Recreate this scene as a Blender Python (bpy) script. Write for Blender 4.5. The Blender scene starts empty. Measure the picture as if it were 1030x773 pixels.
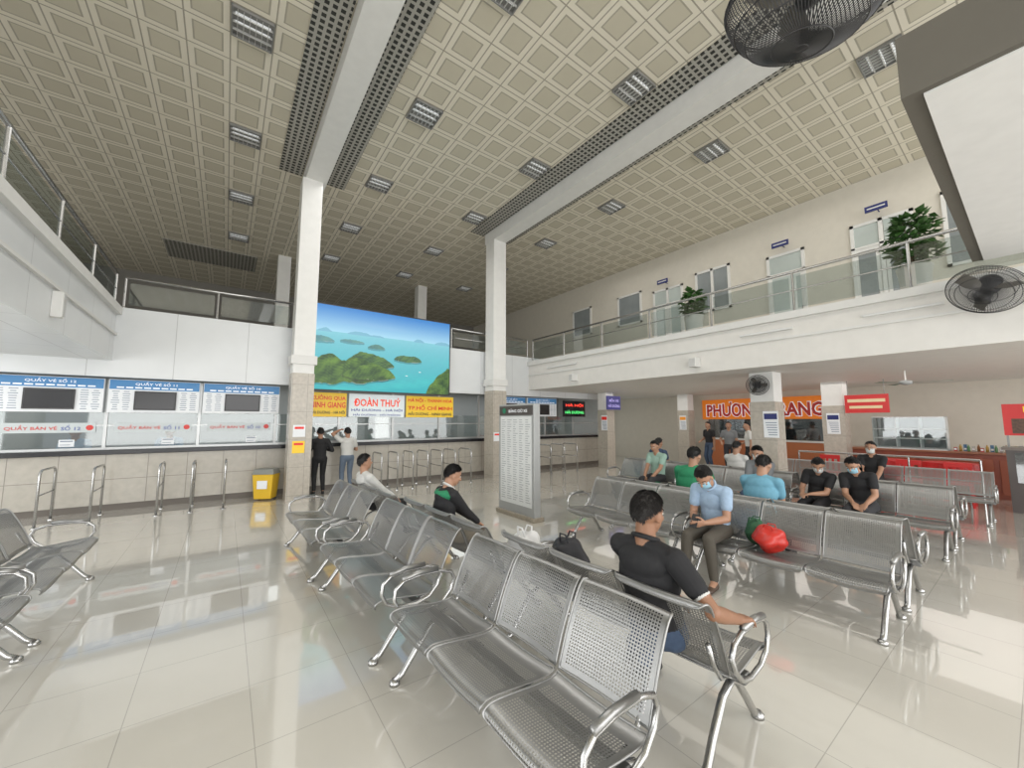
import bpy, math, random
import numpy as np
from mathutils import Vector, Matrix
random.seed(7)
C = bpy.context.scene
COL = C.collection
try:
    C.view_settings.view_transform = 'Standard'
except Exception: pass

# ------------------------------------------------------------ materials
MATS = {}
def M(name, col, rough=.5, metal=0, es=0, spec=.5, var=.06, ns=6, bump=0, trans=0, coat=0):
    if name in MATS: return MATS[name]
    m = bpy.data.materials.new(name); m.use_nodes = True
    nt = m.node_tree; b = nt.nodes['Principled BSDF']
    b.inputs['Roughness'].default_value = rough
    b.inputs['Metallic'].default_value = metal
    b.inputs['Specular IOR Level'].default_value = spec
    tc = nt.nodes.new('ShaderNodeTexCoord')
    no = nt.nodes.new('ShaderNodeTexNoise'); no.inputs['Scale'].default_value = ns
    no.inputs['Detail'].default_value = 3
    nt.links.new(tc.outputs['Object'], no.inputs['Vector'])
    mx = nt.nodes.new('ShaderNodeMix'); mx.data_type = 'RGBA'
    c1 = [max(0, c*(1-var)) for c in col]; c2 = [min(1, c*(1+var)) for c in col]
    mx.inputs[6].default_value = (*c1, 1); mx.inputs[7].default_value = (*c2, 1)
    nt.links.new(no.outputs['Fac'], mx.inputs[0])
    nt.links.new(mx.outputs[2], b.inputs['Base Color'])
    if es:
        nt.links.new(mx.outputs[2], b.inputs['Emission Color'])
        b.inputs['Emission Strength'].default_value = es
    if bump:
        bp = nt.nodes.new('ShaderNodeBump'); bp.inputs['Strength'].default_value = bump
        nt.links.new(no.outputs['Fac'], bp.inputs['Height'])
        nt.links.new(bp.outputs[0], b.inputs['Normal'])
    MATS[name] = m
    return m

def nmath(nt, op, a, b=None, c=None):
    n = nt.nodes.new('ShaderNodeMath'); n.operation = op
    for i, v in enumerate((a, b, c)):
        if v is None: continue
        if isinstance(v, (int, float)): n.inputs[i].default_value = v
        else: nt.links.new(v, n.inputs[i])
    return n.outputs[0]
def linedist(nt, s, off, pitch):
    f = nmath(nt, 'FRACT', nmath(nt, 'DIVIDE', nmath(nt, 'SUBTRACT', s, off), pitch))
    return nmath(nt, 'MULTIPLY', nmath(nt, 'MINIMUM', f, nmath(nt, 'SUBTRACT', 1.0, f)), pitch)
def mixc(nt, fac, a, b):
    mx = nt.nodes.new('ShaderNodeMix'); mx.data_type = 'RGBA'
    nt.links.new(fac, mx.inputs[0])
    for i, v in ((6, a), (7, b)):
        if isinstance(v, tuple): mx.inputs[i].default_value = (*v, 1)
        else: nt.links.new(v, mx.inputs[i])
    return mx.outputs[2]
def gridmat(name, axes, base, line, w, rough=.4, var=.05, ns=3, spec=.5, extra=None, bump=.3, coat=0):
    m = bpy.data.materials.new(name); m.use_nodes = True
    nt = m.node_tree; b = nt.nodes['Principled BSDF']
    b.inputs['Roughness'].default_value = rough; b.inputs['Specular IOR Level'].default_value = spec
    if coat: b.inputs['Coat Weight'].default_value = coat; b.inputs['Coat Roughness'].default_value = .02; b.inputs['Coat IOR'].default_value = 1.75
    tc = nt.nodes.new('ShaderNodeTexCoord'); sp = nt.nodes.new('ShaderNodeSeparateXYZ')
    nt.links.new(tc.outputs['Object'], sp.inputs[0])
    d = None
    for comp, off, pitch in axes:
        x = linedist(nt, sp.outputs[comp], off, pitch)
        d = x if d is None else nmath(nt, 'MINIMUM', d, x)
    mask = nmath(nt, 'LESS_THAN', d, w/2)
    no = nt.nodes.new('ShaderNodeTexNoise'); no.inputs['Scale'].default_value = ns; no.inputs['Detail'].default_value = 5
    nt.links.new(tc.outputs['Object'], no.inputs['Vector'])
    bc = mixc(nt, no.outputs['Fac'], tuple(c*(1-var) for c in base), tuple(min(1, c*(1+var)) for c in base))
    out = mixc(nt, mask, bc, line)
    if extra:
        w2, col2 = extra
        mask2 = nmath(nt, 'LESS_THAN', d, w2/2)
        out = mixc(nt, mask2, out, col2)
        shade_mask = nmath(nt, 'MULTIPLY', nmath(nt, 'GREATER_THAN', d, w/2), nmath(nt, 'LESS_THAN', d, w/2+.022))
        out = mixc(nt, shade_mask, out, tuple(c*.70 for c in base))  # shade along the recess edge painted into the panel colour
    nt.links.new(out, b.inputs['Base Color'])
    if bump:
        bp = nt.nodes.new('ShaderNodeBump'); bp.inputs['Strength'].default_value = bump; bp.inputs['Distance'].default_value = .015 if extra else .01
        nt.links.new(mask, bp.inputs['Height']); nt.links.new(bp.outputs[0], b.inputs['Normal'])
    MATS[name] = m
    return m

white = M('white_paint', (.72, .72, .70), .6)
beamw = M('beam_white', (.79, .79, .77), .6)
cream = M('cream_wall', (.70, .665, .59), .7)
steel = M('stainless_steel', (.48, .48, .475), .26, .95, var=.08, ns=20)
seatm = M('seat_edge_steel', (.34, .34, .335), .36, .9, var=.08, ns=20)
steeld = M('dull_steel', (.24, .24, .235), .4, .9)
dark = M('dark_plastic', (.03, .03, .032), .45)
black = M('black_gloss', (.015, .015, .018), .2)
grey = M('grey_paint', (.34, .35, .35), .5)
lgrey = M('light_grey', (.55, .55, .54), .5)
floorm = gridmat('floor_tiles', [(0, -.373, .59), (1, .2, .59)], (.63, .605, .545), (.44, .42, .38), .005, rough=.14, var=.06, ns=1.3, spec=.7, bump=.04, coat=1)
ceilm = gridmat('ceiling_panels', [(0, .2775, .555), (1, 1.3775, .555)], (.59, .55, .44), (.78, .735, .62), .175, rough=.7, extra=(.02, (.38, .35, .28)), bump=1.0)  # two-tone panels, contrast widened so the colour also shades the relief
fasciam = gridmat('fascia_panels', [(0, .3, 1.2), (1, .3, 1.2)], (.70, .72, .73), (.48, .49, .50), .012, rough=.35)
coltile = gridmat('column_tiles', [(2, .1, .6), (0, .7, .3), ], (.48, .44, .38), (.31, .29, .26), .008, rough=.25, var=.25, ns=14)
countm = gridmat('counter_stone', [(0, 0, .6), (2, .12, .47)], (.47, .44, .385), (.28, .26, .23), .012, rough=.22, var=.18, ns=8)
lattm = gridmat('ceiling_lattice', [(0, 0, .11), (1, 0, .11)], (.025, .025, .022), (.40, .39, .35), .045, rough=.6)

def glassmat(name, tint, mixf):
    m = bpy.data.materials.new(name); m.use_nodes = True
    nt = m.node_tree; nt.nodes.clear()
    o = nt.nodes.new('ShaderNodeOutputMaterial'); t = nt.nodes.new('ShaderNodeBsdfTransparent')
    g = nt.nodes.new('ShaderNodeBsdfGlossy'); g.inputs['Roughness'].default_value = .03
    t.inputs[0].default_value = (*tint, 1); mx = nt.nodes.new('ShaderNodeMixShader')
    no = nt.nodes.new('ShaderNodeTexNoise'); no.inputs['Scale'].default_value = .7
    f = nmath(nt, 'MULTIPLY_ADD', no.outputs['Fac'], .04, mixf)
    nt.links.new(f, mx.inputs[0]); nt.links.new(t.outputs[0], mx.inputs[1]); nt.links.new(g.outputs[0], mx.inputs[2])
    nt.links.new(mx.outputs[0], o.inputs[0]); MATS[name] = m
    return m
glass = glassmat('clear_glass', (.82, .86, .86), .08)
glassd = glassmat('window_glass', (.4, .46, .5), .16)

def perfmat():
    m = bpy.data.materials.new('perforated_steel'); m.use_nodes = True
    nt = m.node_tree; b = nt.nodes['Principled BSDF']; o = nt.nodes['Material Output']
    b.inputs['Base Color'].default_value = (.33, .33, .325, 1); b.inputs['Metallic'].default_value = .85
    b.inputs['Roughness'].default_value = .38
    uv = nt.nodes.new('ShaderNodeUVMap'); sp = nt.nodes.new('ShaderNodeSeparateXYZ'); nt.links.new(uv.outputs[0], sp.inputs[0])
    p = .0155
    def cen(s):
        f = nmath(nt, 'FRACT', nmath(nt, 'DIVIDE', s, p)); return nmath(nt, 'SUBTRACT', f, .5)
    a = cen(sp.outputs[0]); c = cen(sp.outputs[1])
    r = nmath(nt, 'SQRT', nmath(nt, 'ADD', nmath(nt, 'MULTIPLY', a, a), nmath(nt, 'MULTIPLY', c, c)))
    hole = nmath(nt, 'LESS_THAN', r, .29)
    mar = nmath(nt, 'MULTIPLY', nmath(nt, 'GREATER_THAN', sp.outputs[0], .031), nmath(nt, 'LESS_THAN', sp.outputs[0], .496))
    mar = nmath(nt, 'MULTIPLY', mar, nmath(nt, 'MULTIPLY', nmath(nt, 'GREATER_THAN', sp.outputs[1], .031), nmath(nt, 'LESS_THAN', sp.outputs[1], .434)))
    hole = nmath(nt, 'MULTIPLY', hole, mar)
    t = nt.nodes.new('ShaderNodeBsdfTransparent'); mx = nt.nodes.new('ShaderNodeMixShader')
    nt.links.new(hole, mx.inputs[0]); nt.links.new(b.outputs[0], mx.inputs[1]); nt.links.new(t.outputs[0], mx.inputs[2])
    nt.links.new(mx.outputs[0], o.inputs[0]); return m
perf = perfmat()

# ------------------------------------------------------------ mesh builder
class MB:
    def __init__(s): s.v = []; s.f = []; s.m = []
    def add(s, vs, fs, mi=0):
        o = len(s.v); s.v += [tuple(v) for v in vs]; s.f += [tuple(i+o for i in f) for f in fs]; s.m += [mi]*len(fs); return s
    def box(s, x0, x1, y0, y1, z0, z1, mi=0):
        vs = [(x, y, z) for z in (z0, z1) for y in (y0, y1) for x in (x0, x1)]
        return s.add(vs, [(0, 2, 3, 1), (4, 5, 7, 6), (0, 1, 5, 4), (2, 6, 7, 3), (0, 4, 6, 2), (1, 3, 7, 5)], mi)
    def bx(s, c, d, mi=0):
        return s.box(c[0]-d[0]/2, c[0]+d[0]/2, c[1]-d[1]/2, c[1]+d[1]/2, c[2]-d[2]/2, c[2]+d[2]/2, mi)
    def tube(s, pts, r, n=8, mi=0, closed=False, r2=None):
        P = [Vector(p) for p in pts]; N = len(P); vs = []; up = None
        for i, p in enumerate(P):
            if closed: d = P[(i+1) % N]-P[i-1]
            else: d = P[min(i+1, N-1)]-P[max(i-1, 0)]
            d.normalize()
            if up is None:
                up = Vector((0, 0, 1)) if abs(d.z) < .9 else Vector((1, 0, 0))
            a = d.cross(up)
            if a.length < 1e-4: a = d.orthogonal()
            a.normalize(); up = a.cross(d).normalized()
            rr = r if r2 is None else r+(r2-r)*i/max(1, N-1)
            for k in range(n):
                t = 2*math.pi*k/n; vs.append(p+a*math.cos(t)*rr+up*math.sin(t)*rr)
        fs = []
        for i in range(N if closed else N-1):
            j = (i+1) % N
            for k in range(n):
                l = (k+1) % n; fs.append((i*n+k, i*n+l, j*n+l, j*n+k))
        if not closed: fs += [tuple(range(n))[::-1], tuple((N-1)*n+k for k in range(n))]
        return s.add(vs, fs, mi)
    def lathe(s, prof, c=(0, 0, 0), n=24, mi=0, axis='Z'):
        vs = []
        for r, z in prof:
            for k in range(n):
                t = 2*math.pi*k/n
                a, b2 = r*math.cos(t), r*math.sin(t)
                p = (a, b2, z) if axis == 'Z' else ((z, a, b2) if axis == 'X' else (b2, z, a))
                vs.append((p[0]+c[0], p[1]+c[1], p[2]+c[2]))
        fs = [(i*n+k, i*n+(k+1) % n, (i+1)*n+(k+1) % n, (i+1)*n+k) for i in range(len(prof)-1) for k in range(n)]
        fs += [tuple(range(n))[::-1], tuple((len(prof)-1)*n+k for k in range(n))]
        return s.add(vs, fs, mi)
    def ell(s, c, r, mi=0, nu=16, nv=10, R=None, fn=None):
        vs = []; fs = []
        for i in range(nv+1):
            ph = math.pi*i/nv
            for k in range(nu):
                t = 2*math.pi*k/nu
                q = Vector((r[0]*math.sin(ph)*math.cos(t), r[1]*math.sin(ph)*math.sin(t), r[2]*math.cos(ph)))
                if fn: q = q*fn(q)
                if R is not None: q = R @ q
                vs.append(q+Vector(c))
        for i in range(nv):
            for k in range(nu):
                fs.append((i*nu+k, (i+1)*nu+k, (i+1)*nu+(k+1) % nu, i*nu+(k+1) % nu))
        return s.add(vs, fs, mi)
    def mesh(s, name, mats, smooth=False):
        me = bpy.data.meshes.new(name); me.from_pydata(s.v, [], s.f)
        for m in (mats if isinstance(mats, (list, tuple)) else [mats]): me.materials.append(m)
        me.polygons.foreach_set('material_index', s.m)
        if smooth: me.polygons.foreach_set('use_smooth', [True]*len(me.polygons))
        me.validate(); me.update(); return me
    def obj(s, name, mats, parent=None, smooth=False, bevel=0, label=None):
        o = bpy.data.objects.new(name, s.mesh(name, mats, smooth)); COL.objects.link(o)
        if parent: o.parent = parent
        if bevel:
            b = o.modifiers.new('b', 'BEVEL'); b.width = bevel; b.segments = 2; b.limit_method = 'ANGLE'
        if label: o['label'] = label
        return o

def meta(o, label, cat, group=None, kind=None):
    o['label'] = label; o['category'] = cat
    if group: o['group'] = group
    if kind: o['kind'] = kind
    return o
def thing(name, label, cat, loc=(0, 0, 0), rz=0, group=None, kind=None):
    e = bpy.data.objects.new(name, None); COL.objects.link(e); e.empty_display_size = .2
    e.location = loc; e.rotation_euler = (0, 0, rz)
    return meta(e, label, cat, group, kind)
def copy_thing(src, loc, rz, label=None, group=None):
    def rec(o, par):
        n = o.copy(); COL.objects.link(n)
        if par: n.parent = par
        for c in o.children: rec(c, n)
        return n
    r = rec(src, None); r.location = loc; r.rotation_euler = (0, 0, rz)
    if label: r['label'] = label
    if group: r['group'] = group
    return r
def struct(name, label, mb, mats, cat='wall'):
    o = mb.obj(name, mats); return meta(o, label, cat, kind='structure')

def text(parent, body, c, w, h, facing, mat, ext=.004, name='lettering', off=.012, label=None):
    cu = bpy.data.curves.new('t', 'FONT'); cu.body = body; cu.align_x = 'CENTER'; cu.offset = off; cu.resolution_u = 2
    to = bpy.data.objects.new('t', cu); COL.objects.link(to)
    dg = bpy.context.evaluated_depsgraph_get()
    me = bpy.data.meshes.new_from_object(to.evaluated_get(dg)); bpy.data.objects.remove(to)
    n = len(me.vertices)
    if n == 0: return None
    co = np.empty(n*3); me.vertices.foreach_get('co', co); co = co.reshape(-1, 3)
    mn, mxx = co.min(0), co.max(0); cc = (mn+mxx)/2; sz = mxx-mn
    u = (co[:, 0]-cc[0])/sz[0]*w; v = (co[:, 1]-cc[1])/sz[1]*h
    U = {'-Y': (1, 0, 0), '-X': (0, -1, 0), '+X': (0, 1, 0)}[facing]
    Nn = {'-Y': (0, -1, 0), '-X': (-1, 0, 0), '+X': (1, 0, 0)}[facing]
    out = np.array(c)[None]+u[:, None]*np.array(U)[None]+v[:, None]*np.array((0, 0, 1))[None]+ext*np.array(Nn)[None]
    me.vertices.foreach_set('co', out.ravel()); me.materials.clear(); me.materials.append(mat); me.update()
    o = bpy.data.objects.new(name, me); COL.objects.link(o); o.parent = parent
    if label: o['label'] = label
    return o

# ------------------------------------------------------------ camera
cam = bpy.data.cameras.new('camera'); co = bpy.data.objects.new('camera', cam); COL.objects.link(co)
cam.sensor_width = 36; cam.lens = 390/1030*36; cam.clip_start = .05
co.location = (0, 0, 1.7); co.rotation_euler = (math.radians(90+5.42), 0, math.radians(-36.3)); C.camera = co

# ------------------------------------------------------------ room shell
ZC = 7.65
struct('floor', 'glossy pale beige porcelain tile floor of the hall', MB().box(-7, 15.7, -7, 21.1, -.1, 0), floorm, 'floor')
struct('ceiling', 'high ceiling of cream square panels with raised borders', MB().box(-7.1, 12.5, -7, 21.1, ZC, ZC+.1), ceilm, 'ceiling')
struct('wall_left', 'plain white side wall', MB().box(-7.1, -7, -7, 21, 0, ZC), white)
struct('wall_back_upper', 'dark grey rear wall of the upper floor', MB().box(-7, 12.5, 21, 21.1, 3.85, ZC), M('dark_grey_wall', (.26, .25, .23), .8))  # one even dark grey wall colour
struct('wall_back', 'beige wall behind the ticket counters', MB().box(-7, 15.7, 13, 13.1, 0, 3.6), M('office_wall', (.38, .39, .39), .7))
struct('wall_right_upper', 'cream wall of the upper gallery with doors and windows', MB().box(12.4, 12.5, -7, 21, 3.65, ZC), cream)
struct('wall_right', 'cream wall at the back of the shops', MB().box(15.6, 15.7, -7, 13, 0, 2.75), M('shop_wall', (.66, .62, .54), .7))
struct('wall_partition', 'white partition at the end of the ticket counters', MB().box(12.15, 12.25, 10.6, 13, 0, 2.75), white)
struct('trim_1', 'white panelled edge of the side gallery', MB().box(-7, -1.78, -3, 10.2, 2.82, 3.82), fasciam, 'balcony edge')
struct('trim_2', 'white metal panel fascia above the ticket counters', MB().box(-7, 12.4, 10.2, 10.34, 2.52, 3.85), fasciam, 'balcony edge')
struct('trim_3', 'upper floor slab over the ticket office', MB().box(-7, 15.6, 10.34, 21, 3.6, 3.85), white, 'floor slab')
struct('trim_4', 'white panelled edge and soffit of the gallery over the shops', MB().box(8.2, 15.6, -3, 10.2, 2.73, 3.65), M('soffit_white', (.74, .725, .69), .55), 'balcony edge')
struct('trim_5', 'office ceiling panel above the counters', MB().box(-7, 15.6, 10.34, 13, 2.75, 2.85), white, 'ceiling')
struct('trim_6', 'projecting ledge on the gallery edge', MB().box(8.12, 8.2, -3, 10.2, 3.55, 3.68), white, 'ledge')
struct('trim_15', 'thin white drip moulding on the gallery edge', MB().box(8.16, 8.2, -3, 10.2, 3.2, 3.24), white, 'ledge')
struct('trim_7', 'projecting ledge on the side gallery edge', MB().box(-1.78, -1.70, -3, 10.2, 3.70, 3.84), white, 'ledge')
struct('trim_16', 'thin white moulding on the side gallery edge', MB().box(-1.78, -1.74, -3, 10.2, 3.3, 3.34), white, 'ledge')
struct('trim_8', 'projecting slab of the entrance gallery, coloured dark as in shade', MB().box(3.55, 8.1, -3.5, .40, 3.86, 4.30), [M('slab_shade', (.13, .12, .10), .7)], 'slab')  # shade on the slab face put into its dark base colour
struct('trim_9', 'white soffit under the entrance gallery slab', MB().box(3.60, 8.1, -3.5, .30, 3.845, 3.86), M('soffit2', (.80, .80, .79), .6), 'soffit')
for i, x in enumerate((1.4, 6.6)):
    struct('trim_%d' % (10+i), 'long white ceiling beam', MB().box(x-.22, x+.22, -6.9, 10.15, 7.3, ZC), beamw, 'beam')
    struct('trim_%d' % (20+2*i), 'dark open lattice strip along the ceiling beam', MB().box(x-.72, x-.245, -6.9, 10.2, ZC-.03, ZC-.005), lattm, 'ceiling grille')
    struct('trim_%d' % (21+2*i), 'dark open lattice strip along the ceiling beam', MB().box(x+.245, x+.72, -6.9, 10.2, ZC-.03, ZC-.005), lattm, 'ceiling grille')
struct('trim_14', 'dark lattice air grille in the ceiling', MB().box(-2.0, .6, 16.5, 18.2, ZC-.03, ZC-.005), lattm, 'ceiling grille')

def column(x, y, z1, w, label, clad=None, band=None):
    t = thing('column', label, 'column', (x, y, 0), group='hall columns')
    z0 = clad or 0
    MB().box(-w/2, w/2, -w/2, w/2, z0, z1).obj('shaft', beamw, t)
    if clad:
        MB().box(-w/2-.015, w/2+.015, -w/2-.015, w/2+.015, 0, clad).obj('stone_cladding', coltile, t)
    if band:
        MB().box(-w/2-.05, w/2+.05, -w/2-.05, w/2+.04, band[0], band[1]).obj('collar_band', white, t, bevel=.01)
    return t
column(1.33, 9.84, 7.3, .42, 'tall white square column with stone-clad lower part beside the video screen', 2.75, (2.95, 3.15))
column(6.6, 9.84, 7.3, .45, 'tall white square column with stone-clad lower part by the counters', 2.6, (2.75, 2.95))
for x in (1.4, 6.7):
    t = column(x, 16, ZC, .4, 'plain white column on the upper floor'); t.location.z = 3.85; t.children[0].data = MB().box(-.2, .2, -.2, .2, 0, ZC-3.85).mesh('shaft', beamw)
for x, y, w in ((9.4, 3.5, .45), (13.3, 3.3, .45), (11.4, 9.6, .4), (14.6, 8.3, .42)):
    column(x, y, 2.73, w, 'stone-clad column under the gallery by the shops', 2.1)

# ------------------------------------------------------------ ceiling lights
tubeM = M('lamp_tube', (.75, .77, .78), .4, es=.35)
def ceil_light():
    t = thing('ceiling_light', 'square recessed ceiling light with louvre grid', 'ceiling light', (0, 3.875, ZC), group='recessed ceiling lights')
    a = .27
    MB().box(-a, a, -a, -a+.018, -.05, -.002).box(-a, a, a-.018, a, -.05, -.002).box(-a, -a+.018, -a, a, -.05, -.002).box(a-.018, a, -a, a, -.05, -.002).box(-a, a, -a, a, -.006, -.002).obj('housing', M('lamp_housing', (.24, .24, .23), .4), t)
    b = MB()
    for k in range(1, 4): b.box(-a+.02, a-.02, -a+k*.135-.006, -a+k*.135+.006, -.048, -.012)
    for k in range(1, 7): b.box(-a+k*.077-.004, -a+k*.077+.004, -a+.02, a-.02, -.045, -.014)
    b.obj('louvre', M('louvre_metal', (.65, .65, .63), .3, .3), t)
    for k in range(3):
        y = -.15+k*.15
        MB().tube([(-.22, y, -.022), (.22, y, -.022)], .015, 8).obj('tube', tubeM, t)
    return t
L0 = ceil_light(); first = True
for x in (0, 2.775, 5.55, 8.325):
    for k in range(6):
        y = 1.1+2.775*k
        if (x < 1 and y < 6) or (x < 6 and y < 2): continue
        if first: L0.location = (x, y, ZC); first = False
        else: copy_thing(L0, (x, y, ZC), 0)

# ------------------------------------------------------------ railings
def railing(p0, p1, z, h, label, step=1.45, bars=0):
    p0 = Vector((*p0, z)); p1 = Vector((*p1, z)); L = (p1-p0).length; rz = math.atan2(p1.y-p0.y, p1.x-p0.x)
    t = thing('balcony_railing', label, 'railing', p0, rz)
    MB().tube([(0, 0, h), (L, 0, h)], .026, 10).obj('handrail', steel, t, True)
    for b in range(bars):
        zz = h*(.55 if bars == 1 else (.35+.35*b))
        MB().tube([(0, 0, zz), (L, 0, zz)], .012, 8).obj('mid_rail', steel, t, True)
    n = max(1, round(L/step)); pm = MB().tube([(0, 0, 0), (0, 0, h)], .02, 8).lathe([(.045, 0), (.045, .012), (.02, .03)], n=12).mesh('post', steel)
    s = L/n; gm = MB().box(.06, s-.06, -.006, .006, .08, h-.09).mesh('glass_panel', glass)
    for i in range(n+1):
        o = bpy.data.objects.new('post', pm); COL.objects.link(o); o.parent = t; o.location.x = i*s
        if i < n:
            o = bpy.data.objects.new('glass_panel', gm); COL.objects.link(o); o.parent = t; o.location.x = i*s
    return t
railing((8.3, -2), (8.3, 10.1), 3.68, .76, 'stainless steel and glass railing along the gallery over the shops', bars=1)
railing((-1.82, 1), (-1.82, 10.2), 3.84, .66, 'stainless steel and glass railing along the side gallery', bars=1)
railing((-1.7, 10.27), (1.15, 10.27), 3.85, .6, 'glass railing with steel posts above the ticket counters', bars=0)
railing((5.3, 10.27), (8.2, 10.27), 3.85, .6, 'glass railing beside the video screen', bars=1)

# ------------------------------------------------------------ upper doors & windows (wall X=12.4)
fr = M('door_frame_white', (.80, .80, .78), .4); panem = M('grey_pane', (.28, .31, .32), .12, ns=2, var=.25); lpane = M('light_pane', (.52, .58, .56), .15, ns=2, var=.15)
plate = M('blue_plate', (.02, .03, .16), .4)
dn = wn = 0
def opening(kind, y0, y1, z0, z1, n, lab, sign=False, light=False):
    global dn, wn
    if kind == 'door': dn += 1; nm = 'door_%d' % dn
    else: wn += 1; nm = 'window_%d' % wn
    t = thing(nm, lab, kind, (12.4, (y0+y1)/2, z0), kind='structure')
    w = (y1-y0)/2; h = z1-z0; b = MB(); x0, x1 = -.05, -.001
    b.box(x0, x1, -w, -w+.07, 0, h).box(x0, x1, w-.07, w, 0, h).box(x0, x1, -w, w, h-.07, h).box(x0, x1, -w, w, 0, .06)
    if kind == 'door': b.box(x0, x1, -w, w, h*.78, h*.78+.05)
    for k in range(1, n): b.box(x0, x1, -w+k*2*w/n-.04, -w+k*2*w/n+.04, 0, h)
    b.obj('frame', fr, t)
    for k in range(n):
        a = -w+k*2*w/n+.05; c = -w+(k+1)*2*w/n-.05
        if kind == 'door':
            MB().box(-.03, -.002, a, c, .06, h*.78).box(-.036, -.03, a+.07, c-.07, .55, h*.78-.08, 1).obj('leaf', [fr, lpane if light else panem], t)
            MB().tube([(-.07, a+.06, .95), (-.07, a+.06, 1.15)], .01).obj('handle', steel, t)
            MB().box(-.02, -.002, a, c, h*.78+.05, h-.07).obj('transom_pane', lpane, t)
        else:
            MB().box(-.02, -.002, a, c, .06, h-.07).obj('pane', lpane if light else panem, t)
    if sign:
        MB().box(-.34, -.30, -.2, .2, h+.1, h+.24).box(-.30, 0, -.01, .01, h+.16, h+.18).box(-.342, -.34, -.16, .16, h+.155, h+.185, 1).obj('name_plate', [plate, white], t)
    return t
opening('door', 1.38, 2.5, 3.65, 6.55, 2, 'white framed double door with grey glass', True)
opening('door', 3.47, 4.38, 3.65, 6.4, 1, 'white framed glazed door', True, True)
opening('window', 5.4, 6.5, 5.2, 6.6, 2, 'window with grey panes beside a pale door')
opening('door', 6.95, 8.1, 3.65, 6.4, 2, 'pale framed double door with glazed leaves', True, True)
opening('window', 8.6, 9.7, 5.4, 6.6, 1, 'window with a single grey pane')
opening('window', 11.1, 12.2, 5.4, 6.6, 1, 'window with a single grey pane')
opening('window', .45, .95, 5.0, 6.7, 1, 'narrow window with a grey pane')

# plants
leafm = M('leaf_green', (.05, .13, .03), .45, var=.5)
def plant(loc, h, r, lab, n):
    t = thing('potted_plant', lab, 'plant', loc)
    MB().lathe([(.13, 0), (.17, .05), (.20, .42), (.225, .54), (.22, .56), (.17, .54)], n=20).obj('pot', M('pot_white', (.75, .73, .69), .4), t, True)
    s = MB()
    for k in range(5):
        a = k*1.3; s.tube([(0, 0, .5), (.05*math.cos(a), .05*math.sin(a), h*.6), (.14*math.cos(a), .14*math.sin(a), h*.88)], .012, 6, r2=.004)
    s.obj('stem', M('stem_brown', (.10, .07, .04), .7), t)
    f = MB(); rnd = random.Random(int(h*100))
    for k in range(n):
        z = .60+rnd.random()*(h-.68); a = rnd.random()*6.28; q = (z-.58)/(h-.58)
        rr = r*rnd.random()**.45*(.5+.6*math.sin(math.pi*min(.92, q*.85+.12)))*(1+.3*math.sin(a*3+z*9))
        c = Vector((rr*math.cos(a), rr*math.sin(a), z)); d = Vector((math.cos(a)*.7, math.sin(a)*.7, rnd.uniform(-.6, .6))).normalized()
        sd = d.cross(Vector((rnd.uniform(-.3, .3), rnd.uniform(-.3, .3), 1))).normalized(); l = rnd.uniform(.10, .18); w = l*.38
        n2 = sd.cross(d)
        f.add([c, c+d*l*.4+sd*w+n2*.01, c+d*l*.45-n2*.015, c+d*l*.4-sd*w+n2*.01, c+d*l], [(0, 1, 2), (0, 2, 3), (1, 4, 2), (2, 4, 3)])
    f.obj('foliage', leafm, t)
plant((8.95, 1.05, 3.65), 1.5, .24, 'tall leafy potted plant in a white pot behind the railing', 430)
plant((8.95, 4.78, 3.65), 1.25, .2, 'smaller bushy potted plant behind the gallery railing', 300)

# fascia fixtures
for i, (y, l) in enumerate(((1.15, .9), (3.0, .9), (8.6, 1.3))):
    t = thing('fluorescent_lamp', 'unlit white fluorescent batten on the gallery edge', 'lamp', (8.2, y, 3.38), group='fluorescent battens')
    MB().box(-.04, .0, -l/2, l/2, -.02, .02).obj('housing', white, t); MB().tube([(-.055, -l/2+.03, -.01), (-.055, l/2-.03, -.01)], .014).obj('tube', M('lamp_tube_off', (.80, .81, .81), .4), t)
for x, y, z in ((8.1, 4.35, 2.95), (8.1, 8.0, 2.95)):
    t = thing('wall_speaker', 'small white box speaker under the gallery edge', 'speaker', (x, y, z), group='gallery speakers')
    MB().box(-.12, .1, -.08, .08, -.1, .1).obj('cabinet', white, t, bevel=.01); MB().box(-.126, -.12, -.06, .06, -.08, .08).obj('grille', lgrey, t)
t = thing('wall_speaker', 'small white box speaker on the side gallery edge', 'speaker', (-1.78, 7.0, 3.10), group='gallery speakers')
MB().box(0, .1, -.05, .05, -.15, .17).obj('cabinet', white, t, bevel=.01); MB().box(.1, .106, -.04, .04, -.13, .15).obj('grille', lgrey, t)

# ------------------------------------------------------------ ticket counters
tc = thing('ticket_counter', 'long beige stone ticket counter with black top and glass screens', 'counter', (0, 10.6, 0))
b = MB()
b.box(-6.9, 12.1, 0, .5, .12, 1.06).obj('counter_front', countm, tc)
MB().box(-6.9, 12.1, .03, .5, 0, .12).obj('plinth', M('plinth_dark', (.16, .14, .12), .4), tc)
MB().box(-6.9, 12.1, -.09, .55, 1.06, 1.15).obj('countertop', black, tc, bevel=.008)
al = M('aluminium', (.50, .51, .51), .35, .6)
gp = MB().box(.03, 1.37, .10, .11, 1.2, 1.86).mesh('glass_pane', glass)
ml = MB().box(-.025, .025, .08, .14, 1.15, 2.5).mesh('mullion', al)
for i in range(14):
    x = -6.05+i*1.4-.015
    if x > 12: break
    for nm, me in (('glass_pane', gp), ('mullion', ml)):
        if nm == 'glass_pane' and x+1.4 > 12.1: continue
        o = bpy.data.objects.new(nm, me); COL.objects.link(o); o.parent = tc; o.location.x = x
MB().box(-6.9, 12.1, .09, .13, 1.15, 1.19).obj('rail', al, tc)
MB().box(-6.9, 12.1, .09, .13, 1.60, 1.625).obj('rail', al, tc)

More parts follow.
